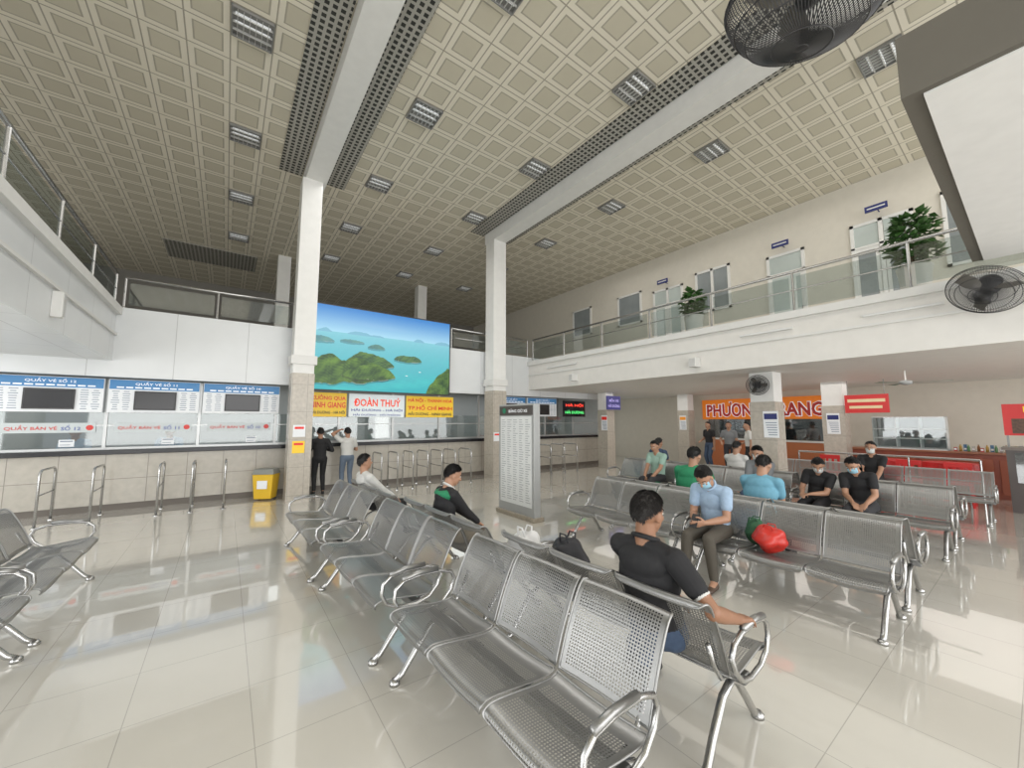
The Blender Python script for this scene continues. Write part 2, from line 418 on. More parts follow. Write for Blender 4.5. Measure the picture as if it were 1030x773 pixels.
blueh = M('header_blue', (.06, .22, .46), .4, es=.15); wht = M('sign_white', (.74, .76, .78), .4, es=.1); redt = M('letter_red', (.72, .03, .02), .4, es=.15)
wl = M('letter_white', (.85, .87, .9), .4, es=.3); bluet = M('letter_blue', (.04, .08, .35), .4); prn = M('print_grey', (.25, .3, .38), .5)
rnd = random.Random(3)
def header(x0, x1, txt, y=10.52, disp=True):
    w = x1-x0; t = thing('ticket_window_sign', 'blue and white ticket window sign with dark display panel', 'sign', ((x0+x1)/2, y, 1.86), group='ticket window signs')
    h = w/2
    b = MB().box(-h, h, 0, .06, 0, .64)
    for s in (-1, 1):
        for k in range(9):
            for c in range(2):
                cx = s*(h*.52+h*.22*(c+.5)); l = rnd.uniform(.5, .95)*h*.18
                b.box(cx-l/2, cx+l/2, -.003, 0.001, .40-k*.043, .413-k*.043, 1)
    b.obj('board', [wht, prn], t)
    b = MB().box(-h+.01, h-.01, -.008, 0, .45, .63)
    for c in range(9): b.box(-w*.42+c*w*.095, -w*.42+c*w*.095+w*.075, -.011, -.007, .475, .50, 1)
    b.obj('header_band', [blueh, wl], t)
    text(t, txt, (0, -.009, .568), w*.46, .08, '-Y', wl)
    if disp: MB().box(-h*.46, h*.46, -.03, 0, .05, .42).box(-h*.43, h*.43, -.033, -.03, .075, .395, 1).obj('display', [dark, black], t)
    return t
header(-4.65, -3.31, 'QUẦY VÉ SỐ 13'); header(-3.25, -1.9, 'QUẦY VÉ SỐ 12'); header(-1.84, -.48, 'QUẦY VÉ SỐ 11'); header(-.42, .98, 'QUẦY VÉ SỐ 10')
header(6.95, 8.3, 'QUẦY VÉ SỐ 3'); header(8.4, 9.75, 'QUẦY VÉ SỐ 2')
brick = M('letter_brickred', (.60, .05, .04), .4, es=.1)
for x0, n in ((-3.25, 12), (-1.84, 11), (-.42, 10)):
    t = thing('window_sticker', 'frosted strip on the counter glass with red lettering', 'sign', (x0+.68, 10.68, 1.56), group='counter glass stickers')
    MB().box(-.58, .58, 0, .006, -.08, .10).lathe([(.05, -.004), (.05, .001)], (.50, 0, .01), 20, 1, 'Y').obj('strip', [M('sticker', (.56, .61, .62), .3), brick], t)
    text(t, 'QUẦY BÁN VÉ', (-.22, -.001, .012), .62, .10, '-Y', brick)
    text(t, 'SỐ %d' % n, (.26, -.001, .012), .25, .10, '-Y', M('letter_deepblue', (.08, .12, .40), .4))
    t = thing('counter_notice', 'small white notice taped to the counter glass', 'notice', (x0+.9, 10.69, 1.28), group='counter notices')
    MB().box(-.1, .1, 0, .004, -.06, .07).box(-.08, .08, -.002, .001, .03, .05, 1).box(-.08, .05, -.002, .001, -.03, -.02, 1).obj('sheet', [wht, prn], t)

def sign(x0, x1, z0, z1, y, bg, lines, lab, facing='-Y', x=None):
    w = x1-x0; h = z1-z0
    t = thing('sign_board', lab, 'sign', ((x0+x1)/2, y, z0)); MB().box(-w/2, w/2, 0, .05, 0, h).obj('board', bg, t, bevel=.004)
    for s, zf, wf, hf, m in lines: text(t, s, (0, -.002, zf*h), w*wf, h*hf, '-Y', m, off=.022)
    return t
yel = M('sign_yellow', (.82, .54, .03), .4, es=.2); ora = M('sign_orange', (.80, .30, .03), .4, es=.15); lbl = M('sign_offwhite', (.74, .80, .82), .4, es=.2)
rdo = M('letter_redorange', (.85, .07, .02), .4, es=.3)
blk = M('letter_black', (.03, .03, .04), .5)
sign(1.60, 2.46, 1.80, 2.40, 10.48, yel, [('XƯỞNG QUA', .79, .94, .24, redt), ('NINH GIANG', .49, .94, .24, redt), ('HẢI DƯƠNG - HÀ NỘI', .18, .92, .18, blk)], 'yellow bus line sign with dense red lettering')
sign(2.52, 3.98, 1.80, 2.40, 10.48, lbl, [('ĐOÀN THUÝ', .66, .84, .40, rdo), ('HẢI DƯƠNG - HÀ NỘI', .30, .92, .15, bluet), ('HẢI DƯƠNG - HẢI PHÒNG', .10, .85, .10, bluet)], 'white bus line sign with big red-orange lettering')
sign(4.04, 5.50, 1.80, 2.40, 10.48, yel, [('HÀ NỘI - THANH HOÁ', .80, .94, .24, redt), ('TP.HỒ CHÍ MINH', .48, .94, .27, redt), ('HẢI DƯƠNG - NINH GIANG', .17, .92, .18, blk)], 'wide yellow bus line sign with dense red lettering')
ledr = M('led_red', (.9, .05, .03), .4, es=1.6); ledg = M('led_green', (.1, .8, .2), .4, es=1.2); ledp = M('led_purple', (.50, .45, .85), .4, es=.4)
sign(10.05, 11.2, 1.85, 2.45, 10.46, black, [('HÀ NỘI', .72, .8, .24, ledr), ('HẢI DƯƠNG', .3, .85, .22, ledg)], 'black electronic display with red and green lettering above the counter')
t = sign(11.0, 11.75, 2.1, 2.6, 9.2, M('navy_board', (.05, .05, .20), .4, es=.2), [('BẾN XE', .7, .7, .25, ledp), ('HẢI DƯƠNG', .3, .85, .25, ledp)], 'dark blue electronic sign hanging beside the column')
MB().tube([(0, .025, .5), (0, .025, .63)], .012).obj('hanger', steeld, t)

def videowall():
    t = thing('video_screen', 'large video screen showing a turquoise bay with green headland', 'screen', (3.27, 10.09, 2.45))
    W, H = 3.74, 2.07
    MB().box(-W/2-.03, W/2+.03, .0, .095, -.03, H+.03).obj('housing', dark, t)
    nx, ny = 380, 212
    X, Y = np.meshgrid(np.linspace(0, 1, nx), np.linspace(0, 1, ny))
    rs = np.random.RandomState(5)
    waves = [(rs.uniform(-1, 1), rs.uniform(-1, 1), rs.uniform(0, 6.28)) for _ in range(40)]
    def fb(x, y, f0=4, s=0, octs=5):
        out = 0*x; amp = 1; f = f0; tot = 0
        for o_ in range(octs):
            for j in range(3):
                a, b_, p_ = waves[(o_*3+j+s*7) % 40]; n_ = math.hypot(a, b_)
                out = out+amp*np.sin((x*a+y*b_)/n_*f*6.28+p_+2*np.sin(x*f*1.7+s))/3
            tot += amp; amp *= .55; f *= 2.1
        return out/tot
    def lerp(a, b, f): return np.array(a)[None, None]*(1-f[..., None])+np.array(b)[None, None]*f[..., None]
    hz = .31
    sky = lerp((.025, .20, .55), (.34, .62, .78), np.clip(Y/hz, 0, 1)**1.2)
    sea = lerp((.22, .54, .63), (.012, .38, .42), np.clip((Y-hz)/(1-hz), 0, 1)**.6)
    col = np.where((Y < hz)[..., None], sky, sea)
    cl = np.clip(fb(X*.4, Y*1.6, 1.5, 1, 3)*1.0, 0, 1)*np.clip(1-abs(Y-.25)/.14, 0, 1)
    col = col*(1-cl[..., None]*.30)+np.array((.62, .78, .86))*cl[..., None]*.30
    sh = np.clip(fb(X*.7, Y*1.6, 2, 3)*1.3, 0, 1)*np.clip((Y-.4)*3, 0, 1); col = col*(1-sh[..., None]*.45)+np.array((.06, .60, .55))*sh[..., None]*.45
    col = np.where((Y > hz)[..., None], col*(1+.05*fb(X, Y*4, 14, 2))[..., None], col)
    for k in range(8):
        cx = rs.uniform(0, .45) if k < 6 else rs.uniform(.7, 1); w_ = rs.uniform(.03, .09); h_ = rs.uniform(.015, .04)
        top = hz-h_*np.clip(1-((X-cx)/w_)**2, 0, 1)*(1+.3*fb(X, X*0, 8, k)); m = (Y > top) & (Y < hz+.008) & (abs(X-cx) < w_)
        col[m] = (.18, .43, .56)
    def land(cx, by, w_, h_, sd, haze=0, bot_=.22):
        nonlocal col
        e = np.clip(1-(np.abs(X-cx)/w_)**2.4, 0, 1)
        prof = .75+.5*fb(X, X*0+sd, 2.2, sd, 4)
        top = by-h_*e**.75*prof; bot = by+h_*bot_*e*(1+.5*fb(X, X*0, 5, sd+1, 3))
        m = (Y > top) & (Y < bot) & (e > .01)
        slope = fb(X*1.0+Y*.3, Y*.8, 7, sd, 5)+.35*fb(X*3, Y*3, 12, sd+3, 3)
        light = np.clip(.5+.9*slope, 0, 1)*np.clip(1.1-(Y-top)/(h_+.02)*.45, .3, 1)
        cc = lerp((.006, .045, .010), (.12, .24, .03), light**1.2)
        sand = (Y > bot-.006) & (fb(X, Y, 9, sd+2, 2) > .1)
        cc = np.where(sand[..., None], np.array((.28, .28, .20)), cc)
        cc = cc*(1-haze)+np.array((.16, .42, .52))*haze
        shd = (Y >= bot) & (Y < bot+.02) & (e > .05); col = np.where(shd[..., None], col*.6, col)
        col = np.where(m[..., None], cc, col)
    land(.08, .43, .09, .06, 1, .5); land(.28, .41, .08, .045, 3, .5); land(.44, .46, .06, .05, 8, .35)
    land(.67, .58, .105, .12, 5, .08, .18)
    land(.40, .68, .17, .20, 6, .03); land(.14, .84, .40, .36, 7, 0, .25); land(.40, .82, .18, .20, 9, 0)
    land(1.0, 1.02, .19, .40, 10)
    for bx, by in ((.66, .78), (.76, .72)):
        m = (abs(X-bx) < .008) & (abs(Y-by) < .005); col[m] = (.75, .78, .78)
    vs = [((u-.5)*W, -.002, (1-v)*H) for v in np.linspace(0, 1, ny) for u in np.linspace(0, 1, nx)]
    fs = [(j*nx+i, (j+1)*nx+i, (j+1)*nx+i+1, j*nx+i+1) for j in range(ny-1) for i in range(nx-1)]
    b = MB().add(vs, fs)
    m = bpy.data.materials.new('screen_picture'); m.use_nodes = True; nt = m.node_tree; p = nt.nodes['Principled BSDF']
    a = nt.nodes.new('ShaderNodeAttribute'); a.attribute_name = 'Col'
    p.inputs['Base Color'].default_value = (.02, .02, .02, 1); p.inputs['Roughness'].default_value = .4
    nt.links.new(a.outputs['Color'], p.inputs['Emission Color']); p.inputs['Emission Strength'].default_value = 1.15
    o = b.obj('display', m, t)
    at = o.data.color_attributes.new('Col', 'FLOAT_COLOR', 'POINT')
    rgba = np.ones((nx*ny, 4), dtype=np.float32); rgba[:, :3] = np.clip(col, 0, 1).reshape(-1, 3); at.data.foreach_set('color', rgba.ravel())
videowall()

# queue hoops
def hoop():
    t = thing('queue_rail', 'stainless steel hoop rail standing before the ticket counter', 'barrier', (0, 9.5, 0), group='queue rails')
    p = [(0, 0, 0), (0, 0, .8)]+[(0, .1-.1*math.cos(a), .8+.1*math.sin(a)) for a in (.4, .8, 1.2, 1.57)]
    q = [(0, .72-y, z) for x, y, z in p][::-1]
    MB().tube(p+q, .018, 10).obj('hoop', steel, t, True)
    MB().tube([(0, 0, .5), (0, .72, .5)], .012, 8).obj('cross_bar', steel, t, True)
    for y in (0, .72): MB().lathe([(.045, 0), (.045, .01), (.02, .02)], (0, y, 0), 12).obj('foot_plate', steel, t)
    return t
h0 = hoop(); h0.location = (-2.35, 9.55, 0)
for x in (-1.75, -.92, -.45, .05, 3.1, 3.5, 3.9, 4.3, 4.7, 5.1, 5.6, 7.4, 8.0, 8.6, 9.2, 9.8): copy_thing(h0, (x, 9.55, 0), 0)

# bin
t = thing('trash_bin', 'yellow waste bin with grey lid and white label', 'bin', (.78, 10.12, 0), rz=-.5)
def frustum(b, w0, d0, w1, d1, z0, z1, mi=0):
    vs = [(-w0, -d0, z0), (w0, -d0, z0), (w0, d0, z0), (-w0, d0, z0), (-w1, -d1, z1), (w1, -d1, z1), (w1, d1, z1), (-w1, d1, z1)]
    return b.add(vs, [(3, 2, 1, 0), (4, 5, 6, 7), (0, 1, 5, 4), (1, 2, 6, 5), (2, 3, 7, 6), (3, 0, 4, 7)], mi)
frustum(MB(), .17, .14, .21, .17, .03, .55).obj('body', M('bin_yellow', (.74, .47, .02), .4), t, bevel=.015)
frustum(MB(), .225, .185, .19, .14, .55, .66).obj('lid', M('bin_lid', (.25, .26, .24), .4), t, bevel=.015)
MB().box(-.1, .1, -.18, -.16, .25, .42).obj('label_panel', wht, t)
for s in (-1, 1): MB().lathe([(.035, -.015), (.035, .015)], (s*.15, .1, .035), 12, axis='X').obj('wheel', dark, t)

# information board
t = thing('information_board', 'grey freestanding board with a white printed timetable', 'sign', (4.32, 5.68, 0))
MB().box(-.07, .07, -.53, .53, .05, 2.0).obj('cabinet', M('board_grey', (.38, .39, .39), .4, .1), t, bevel=.012)
MB().box(-.12, .12, -.56, .56, 0, .07).obj('base', M('board_base', (.32, .28, .22), .4, ns=20, var=.3), t, bevel=.01)
b = MB().box(-.078, -.07, -.46, .46, .22, 1.78)
for k in range(36):
    for c in range(5):
        y0 = .42-c*.18; l = rnd.uniform(.06, .14); z = 1.71-k*.0405
        b.box(-.080, -.0775, y0-l, y0, z, z+.010, 1)
b.obj('printed_panel', [M('paper', (.74, .76, .76), .5), M('print_dark', (.34, .36, .38), .5)], t)
MB().box(-.077, -.07, -.50, .50, 1.80, 1.97).obj('header_panel', M('header_brown', (.08, .07, .065), .4), t)
MB().lathe([(.05, -.085), (.05, -.07)], (0, .34, 1.885), 20, axis='X').obj('emblem', M('emblem_green', (.02, .22, .12), .4), t)
text(t, 'BẢNG GIỜ XE', (-.077, -.08, 1.885), .55, .07, '-X', wl)

# ------------------------------------------------------------ benches
def resample(pr, n):
    P = [Vector((a, 0, b)) for a, b in pr]
    out = []
    def cr(p0, p1, p2, p3, t): return .5*((2*p1)+(p2-p0)*t+(2*p0-5*p1+4*p2-p3)*t*t+(3*p1-p0-3*p2+p3)*t**3)
    for i in range(len(P)-1):
        p0 = P[max(i-1, 0)]; p3 = P[min(i+2, len(P)-1)]
        for k in range(4): out.append(cr(p0, P[i], P[i+1], p3, k/4))
    out.append(P[-1])
    L = [0]
    for i in range(1, len(out)): L.append(L[-1]+(out[i]-out[i-1]).length)
    return out, L
def sheet(name, pr, y0, parent, round_end, W=.525, Rc=.06):
    pts, L = resample(pr, 0); T = L[-1]; rows = []
    for p, l in zip(pts, L):
        dd = (T-l) if round_end == 'end' else l
        ins = Rc-math.sqrt(max(0, Rc*Rc-(Rc-dd)**2)) if dd < Rc else 0
        rows.append((p, l, ins))
    nu = 8; b = MB(); uvs = []
    for p, l, ins in rows:
        for k in range(nu+1):
            f = k/nu; y = y0+ins+(W-2*ins)*f
            dish = .014*math.sin(math.pi*f)
            if round_end == 'end': q = (p.x+dish, y, p.z)
            else: q = (p.x, y, p.z-dish)
            b.v.append(q); uvs.append((y-y0, l))
    n = nu+1
    for j in range(len(rows)-1):
        for k in range(nu): b.f.append((j*n+k, j*n+k+1, (j+1)*n+k+1, (j+1)*n+k)); b.m.append(0)
    nv = len(b.v)
    edge = [b.v[j*n] for j in range(len(rows))]+[b.v[(len(rows)-1)*n+k] for k in range(1, nu+1)]+[b.v[j*n+nu] for j in range(len(rows)-2, -1, -1)]+[b.v[k] for k in range(nu-1, 0, -1)]
    b.tube(edge, .0065, 6, 1, closed=True)
    o = b.obj(name, [perf, seatm], parent, True)
    uv = o.data.uv_layers.new(name='UVMap')
    for lp in o.data.loops:
        if lp.vertex_index < nv: uv.data[lp.index].uv = uvs[lp.vertex_index]
    return o
ZS = .985
def bench():
    t = thing('bench', 'three-seat perforated stainless steel waiting bench', 'bench', (0, 0, 0), group='perforated steel waiting benches')
    Z = lambda L: [(a, b*ZS) for a, b in L]
    seat = Z([(.02, .375), (.0, .405), (.015, .432), (.07, .44), (.18, .428), (.32, .408), (.42, .402), (.465, .418)])
    back = Z([(.475, .432), (.50, .50), (.53, .58), (.575, .68), (.63, .785), (.665, .825), (.695, .83), (.71, .805)])
    for k in range(3):
        y = k*.55+.0125
        sheet('seat', seat, y, t, 'start'); sheet('backrest', back, y, t, 'end')
    MB().box(.27, .33, .0, 1.65, .32, .375).obj('support_beam', steeld, t, bevel=.006)
    for y in (.07, 1.58):
        b = MB()
        b.tube([(.02, y, .02), (.07, y, .05), (.16, y, .165), (.27, y, .295), (.34, y, .32), (.44, y, .28), (.56, y, .14), (.63, y, .04), (.68, y, .02)], .021, 10)
        b.lathe([(.034, 0), (.034, .02), (.02, .035)], (.02, y, 0), 12); b.lathe([(.034, 0), (.034, .02), (.02, .035)], (.68, y, 0), 12)
        b.tube([(.3, y, .34), (.45, y, .375), (.52, y, .47), (.57, y, .58)], .013, 8)
        b.obj('leg', steel, t, True)
    for y in (-.012, 1.662):
        b = MB()
        loop = Z([(.30, .36), (.16, .375), (.07, .42), (.035, .49), (.045, .56), (.10, .605), (.22, .62), (.38, .615), (.47, .585), (.50, .53), (.47, .46), (.40, .39)])
        b.tube([(a, y, c) for a, c in loop], .014, 10, closed=True)
        b.obj('armrest', steel, t, True)
        MB().tube([(.09, y, .618*ZS), (.20, y, .635*ZS), (.36, y, .632*ZS)], .018, 8).obj('arm_pad', seatm, t, True)
    return t
B0 = bench(); used = False
DEF = 'three-seat perforated stainless steel waiting bench'
def put_bench(xf, y0, face, rot=0, lab=None):
    global used
    if face < 0: loc = (xf, y0, 0); rz = rot
    else: loc = (xf, y0+1.65, 0); rz = math.pi+rot
    if not used: used = True; B0.location = loc; B0.rotation_euler = (0, 0, rz); r = B0
    else: r = copy_thing(B0, loc, rz)
    r['label'] = lab or DEF
R2 = math.radians(2)
put_bench(1.01, 1.03, -1, R2, 'empty three-seat perforated steel bench beside the aisle'); put_bench(2.53, 1.03, 1, R2, 'perforated steel bench carrying a man in black and bags')
put_bench(.91, 2.84, -1, R2); put_bench(2.41, 2.84, 1, R2, 'perforated steel bench with a boy sitting at its end')
put_bench(.80, 4.65, -1, R2); put_bench(2.28, 4.65, 1, R2, 'perforated steel bench with a man in white on its end')
put_bench(4.12, .78, -1, 0, 'perforated steel bench with a man in blue and a red bag'); put_bench(5.70, .78, 1)
put_bench(4.12, 2.60, -1); put_bench(5.70, 2.60, 1)
for k in range(3): put_bench(7.1, .75+1.8*k, -1); put_bench(8.65, .75+1.8*k, 1)
for k in range(2): put_bench(10.0, .55+1.8*k, -1)
put_bench(-1.06, 4.6, 1, 0, 'perforated steel bench standing across the aisle'); put_bench(-1.08, 2.85, 1, 0, 'perforated steel bench standing across the aisle')

# ------------------------------------------------------------ cage fans
def fan(name, lab, loc, direction, R, nsp=60, mount=None, depth=.17):
    t = thing(name, lab, 'fan', loc)
    q = Vector(direction).to_track_quat('Z', 'Y'); t.rotation_mode = 'QUATERNION'; t.rotation_quaternion = q
    b = MB(); prof = [(.08, depth*.62), (.35, depth*.58), (.7, depth*.42), (.92, depth*.18), (1, 0), (.92, -depth*.2), (.7, -depth*.42), (.3, -depth*.5), (.1, -depth*.5)]
    for k in range(nsp):
        a = 2*math.pi*k/nsp; tw = .25
        b.tube([(R*r*math.cos(a+tw*r), R*r*math.sin(a+tw*r), z) for r, z in prof], .0026, 4)
    for r, z in ((1, 0), (.98, .02), (.85, depth*.27), (.7, depth*.42), (.35, depth*.58), (.7, -depth*.42), (.08, depth*.62)):
        b.tube([(R*r*math.cos(x*math.pi/20), R*r*math.sin(x*math.pi/20), z) for x in range(40)], .004, 5, closed=True)
    b.obj('cage', dark, t)
    MB().lathe([(.02, -depth*.9), (.09*R/.3, -depth*.85), (.10*R/.3, -depth*.3), (.06, -.02), (.05, .03), (.01, .05)], n=20).obj('motor', dark, t, True)
    MB().lathe([(.0, depth*.64), (.1*R, depth*.62), (.11*R, depth*.56)], n=20).obj('badge', dark, t)
    for k in range(3):
        a = k*2*math.pi/3; vs = []; fs = []
        for i in range(7):
            r = .05+(R*.85-.05)*i/6; w = .35+.35*math.sin(math.pi*min(1, i/6+.15))
            for j in range(5):
                th = a+(j/4-.5)*w*1.1; vs.append((r*math.cos(th), r*math.sin(th), (j/4-.5)*.07))
        for i in range(6):
            for j in range(4): fs.append((i*5+j, i*5+j+1, (i+1)*5+j+1, (i+1)*5+j))
        MB().add(vs, fs).obj('blade', M('fan_blade', (.16, .15, .13), .35, .3), t, True)
    if mount is not None:
        Minv = q.to_matrix().inverted()
        MB().tube([Minv @ Vector(p) for p in mount], .018, 10).obj('bracket', dark, t)
    return t
fan('cage_fan', 'large dark wire cage fan hanging on a rod from the ceiling', (2.08, .50, 3.68), (.1, .2, -1), .34, 110, [(0, 0, .1), (0, 0, 1.5), (0, 0, ZC-3.68)], depth=.36)
fan('cage_fan', 'dark wire cage fan bracketed to the gallery edge', (7.75, .30, 3.37), (-.75, .25, -.75), .36, 90, [(.05, 0, 0), (.25, 0, -.05), (.40, 0, -.1)], depth=.22)
fan('cage_fan', 'small dark cage fan on a stone-clad column', (9.0, 3.5, 2.45), (-.9, -.3, -.1), .21, 50, [(.03, 0, 0), (.18, 0, 0)])
t = thing('ceiling_fan', 'ceiling fan with three thin blades under the gallery', 'fan', (11.2, 1.6, 2.73))
MB().tube([(0, 0, 0), (0, 0, -.22)], .012).obj('rod', white, t); MB().lathe([(.02, -.20), (.1, -.22), (.11, -.27), (.03, -.3)], n=20).obj('motor', grey, t, True)
for k in range(3):
    a = k*2.09+.5; c, s = math.cos(a), math.sin(a)
    MB().add([(c*.1-s*.03, s*.1+c*.03, -.25), (c*.1+s*.03, s*.1-c*.03, -.25), (c*.65+s*.06, s*.65-c*.06, -.26), (c*.65-s*.06, s*.65+c*.06, -.245)], [(0, 1, 2, 3)]).obj('blade', M('blade_green', (.10, .22, .15), .4), t)

# ------------------------------------------------------------ shop side
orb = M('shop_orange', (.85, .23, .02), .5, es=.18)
t = thing('shop_sign', 'long orange shop sign with red lettering edged in white', 'sign', (15.5, 6.1, 1.76))
MB().box(0, .08, -2.15, 2.0, 0, .76).obj('board', orb, t)
text(t, 'PHƯƠNG TRANG', (-.004, -.08, .38), 3.85, .60, '-X', wl, off=.075, name='letter_outline'); text(t, 'PHƯƠNG TRANG', (-.012, -.08, .38), 3.78, .56, '-X', M('letter_brick', (.55, .03, .02), .4), off=.035)
t = thing('ticket_booth', 'orange booking booth with glass front', 'booth', (15.05, 5.9, 0))
MB().box(0, .5, -2.0, 1.9, 0, 1.0).obj('base', M('booth_orange', (.45, .15, .06), .5), t); MB().box(-.03, .5, -2.05, 1.95, 1.0, 1.05).obj('countertop', white, t)
MB().box(.3, .32, -2.0, 1.9, 1.05, 1.76).obj('glass_front', glassd, t)
t = thing('sign_board', 'red hanging sign with two pale printed lines', 'sign', (13.0, 2.60, 1.90))
MB().box(0, .05, -.42, .42, 0, .46).box(-.004, 0.001, -.36, .36, .27, .35, 1).box(-.004, 0.001, -.30, .33, .11, .18, 1).obj('board', [M('sign_red', (.55, .03, .03), .4, es=.12), M('sign_pale', (.8, .65, .4), .4)], t)
for y in (-.35, .35): MB().tube([(.02, y, .46), (.02, y, .83)], .008).obj('hanger', steeld, t)
t = thing('shop_counter', 'reddish wooden shop counter with panelled front', 'counter', (13.6, 1.55, 0))
wood = M('red_wood', (.26, .065, .035), .35, var=.3, ns=4)
MB().box(0, .5, -1.55, 1.6, 0, .95).obj('body', wood, t); MB().box(-.04, .54, -1.59, 1.64, .95, 1.0).obj('countertop', M('wood_top', (.30, .12, .06), .3), t, bevel=.01)
for k in range(5): MB().box(-.02, 0, -1.45+k*.6, -.93+k*.6, .1, .85).obj('panel', M('wood_panel', (.32, .09, .045), .35), t, bevel=.01)
t = thing('display_cabinet', 'white glazed display cabinet with shelves on the shop counter', 'cabinet', (13.85, 2.0, 1.0))
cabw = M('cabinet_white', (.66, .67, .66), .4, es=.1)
b = MB().box(-.2, .2, -.65, .65, 0, .04)
for z in (.25, .48, .78): b.box(-.2, .2, -.65, .65, z, z+.025)
for y in (-.65, -.22, .2, .63): b.box(-.2, .2, y, y+.02, 0, .80)
b.box(.18, .2, -.65, .65, 0, .80, 1); b.obj('frame', [cabw, grey], t)
MB().box(-.205, -.2, -.65, .65, .02, .78).obj('glass_pane', glass, t)
colsn = [(.40, .05, .04), (.45, .28, .05), (.05, .15, .28), (.08, .20, .08), (.45, .44, .40), (.28, .12, .04)]
for k in range(18):
    y = 1.24-k*.066; x = 13.72+.12*(k % 3); c = colsn[k % 6]; m = M('snack_%d' % (k % 6), c, .35)
    if k % 2:
        o = MB().lathe([(.022, 0), (.024, .02), (.024, .10), (.010, .13), (.010, .155), (.0, .155)], n=12).obj('drink_bottle', m, None, True); meta(o, 'small drink bottle standing on the shop counter', 'bottle', 'drinks on the shop counter')
    else:
        o = MB().box(-.05, .05, -.026, .026, 0, .09+.03*(k % 3)).box(-.052, -.05, -.02, .02, .03, .07, 1).obj('snack_box', [m, wht], None); meta(o, 'small coloured snack box standing on the shop counter', 'box', 'snack boxes on the shop counter')
    o.location = (x, y, 1.0)
t = thing('shop_kiosk', 'dark glass-fronted sales cabinet under a red picture panel', 'cabinet', (11.9, .0, 0))
MB().box(0, .6, -.7, .45, 0, 1.15).obj('body', M('kiosk_dark', (.06, .045, .04), .3), t); MB().box(-.01, 0, -.6, .35, .55, 1.1).obj('glass_front', glassd, t)
MB().box(-.05, .65, -.75, .5, 1.15, 1.2).obj('countertop', M('kiosk_top', (.14, .11, .09), .3), t)
MB().box(.25, .3, -.7, .45, 1.42, 2.02).box(.245, .2505, -.5, .2, 1.86, 1.97, 1).box(.245, .2505, -.6, .35, 1.46, 1.74, 2).obj('picture_panel', [M('sign_red', (.50, .03, .03)), yel, M('photo_dark', (.10, .05, .03), .4, var=.8, ns=25)], t)
for y in (-.65, .4): MB().box(.26, .29, y, y+.03, 1.2, 1.5).obj('upright', steeld, t)
redp = M('red_plastic', (.60, .03, .03), .35)
def pchair():
    t = thing('plastic_chair', 'red plastic chair with slotted back', 'chair', (0, 0, 0), group='red plastic chairs')
    MB().box(-.2, .2, -.2, .2, .42, .45).obj('seat', redp, t, bevel=.012)
    b = MB()
    for y in (-.19, -.08, .03, .14): b.box(.17, .20, y, y+.05, .44, .78)
    b.box(.165, .205, -.2, .2, .74, .84).obj('backrest', redp, t, bevel=.006)
    for x in (-.17, .17):
        for y in (-.17, .17): MB().tube([(x*1.15, y*1.15, 0), (x, y, .43)], .02, 6).obj('leg', redp, t)
    return t
pc = pchair(); pc.location = (12.0, 1.1, 0)
for x, y, r in ((12.0, 1.8, .1), (12.0, 2.5, -.1), (12.25, 3.25, .1)): copy_thing(pc, (x, y, 0), r)
for y in (1.25, 2.3):
    t = thing('dining_table', 'table covered with a draped red cloth near the shop counter', 'table', (12.72, y, 0), group='red-covered tables')
    b = MB(); ns_ = 40
    for z, rr, am in ((.80, .36, 0), (.795, .375, .002), (.62, .39, .012), (.40, .40, .02)):
        for k in range(ns_):
            a = 2*math.pi*k/ns_; r_ = rr+am*math.sin(a*10); b.v.append((r_*math.cos(a)*.95, r_*math.sin(a)*1.15, z))
    for i in range(3):
        for k in range(ns_): b.f.append((i*ns_+k, (i+1)*ns_+k, (i+1)*ns_+(k+1) % ns_, i*ns_+(k+1) % ns_)); b.m.append(0)
    b.f.append(tuple(range(ns_))); b.m.append(0)
    b.obj('tablecloth', redp, t); MB().box(-.24, .24, -.3, .3, .75, .78).obj('table_top', wood, t)
    for sx in (-.2, .2):
        for sy in (-.25, .25): MB().tube([(sx, sy, 0), (sx, sy, .76)], .018).obj('leg', steeld, t)
t = thing('barrier_rail', 'low stainless steel railing beside the shop area', 'barrier', (11.55, .75, 0))
MB().tube([(0, 0, .95), (0, 2.9, .95)], .022).obj('top_bar', steel, t); MB().tube([(0, 0, .55), (0, 2.9, .55)], .014).obj('mid_bar', steel, t)
for k in range(4): MB().tube([(0, k*.966, 0), (0, k*.966, .95)], .018).obj('post', steel, t)
for k, (x, y) in enumerate(((9.4-.245, 3.35), (11.4-.22, 9.5), (14.6-.23, 8.3), (13.3-.245, 3.3))):
    t = thing('column_poster', 'white notice poster with a coloured heading on the column', 'poster', (x, y, 1.35), group='column posters')
    b = MB().box(-.006, 0, -.14, .14, 0, .55).box(-.009, -.0055, -.12, .12, .38, .5, 1)
    for q in range(6): b.box(-.008, -.0055, -.11, .05+.01*q, .05+q*.05, .068+q*.05, 2)
    b.obj('sheet', [wht, [plate, redt, ora, plate][k], prn], t)
for x, z, c in ((1.30, 1.0, yel), (1.30, 1.35, wht), (6.5, 1.1, wht)):
    t = thing('column_poster', 'small notice stuck on the stone-clad column', 'poster', (x, 9.613, z), group='column posters')
    if x > 2: t.location.y = 9.598
    MB().box(-.12, .12, -.004, 0, 0, .26).box(-.09, .09, -.007, -.0035, .17, .22, 1).obj('sheet', [c, redt], t)
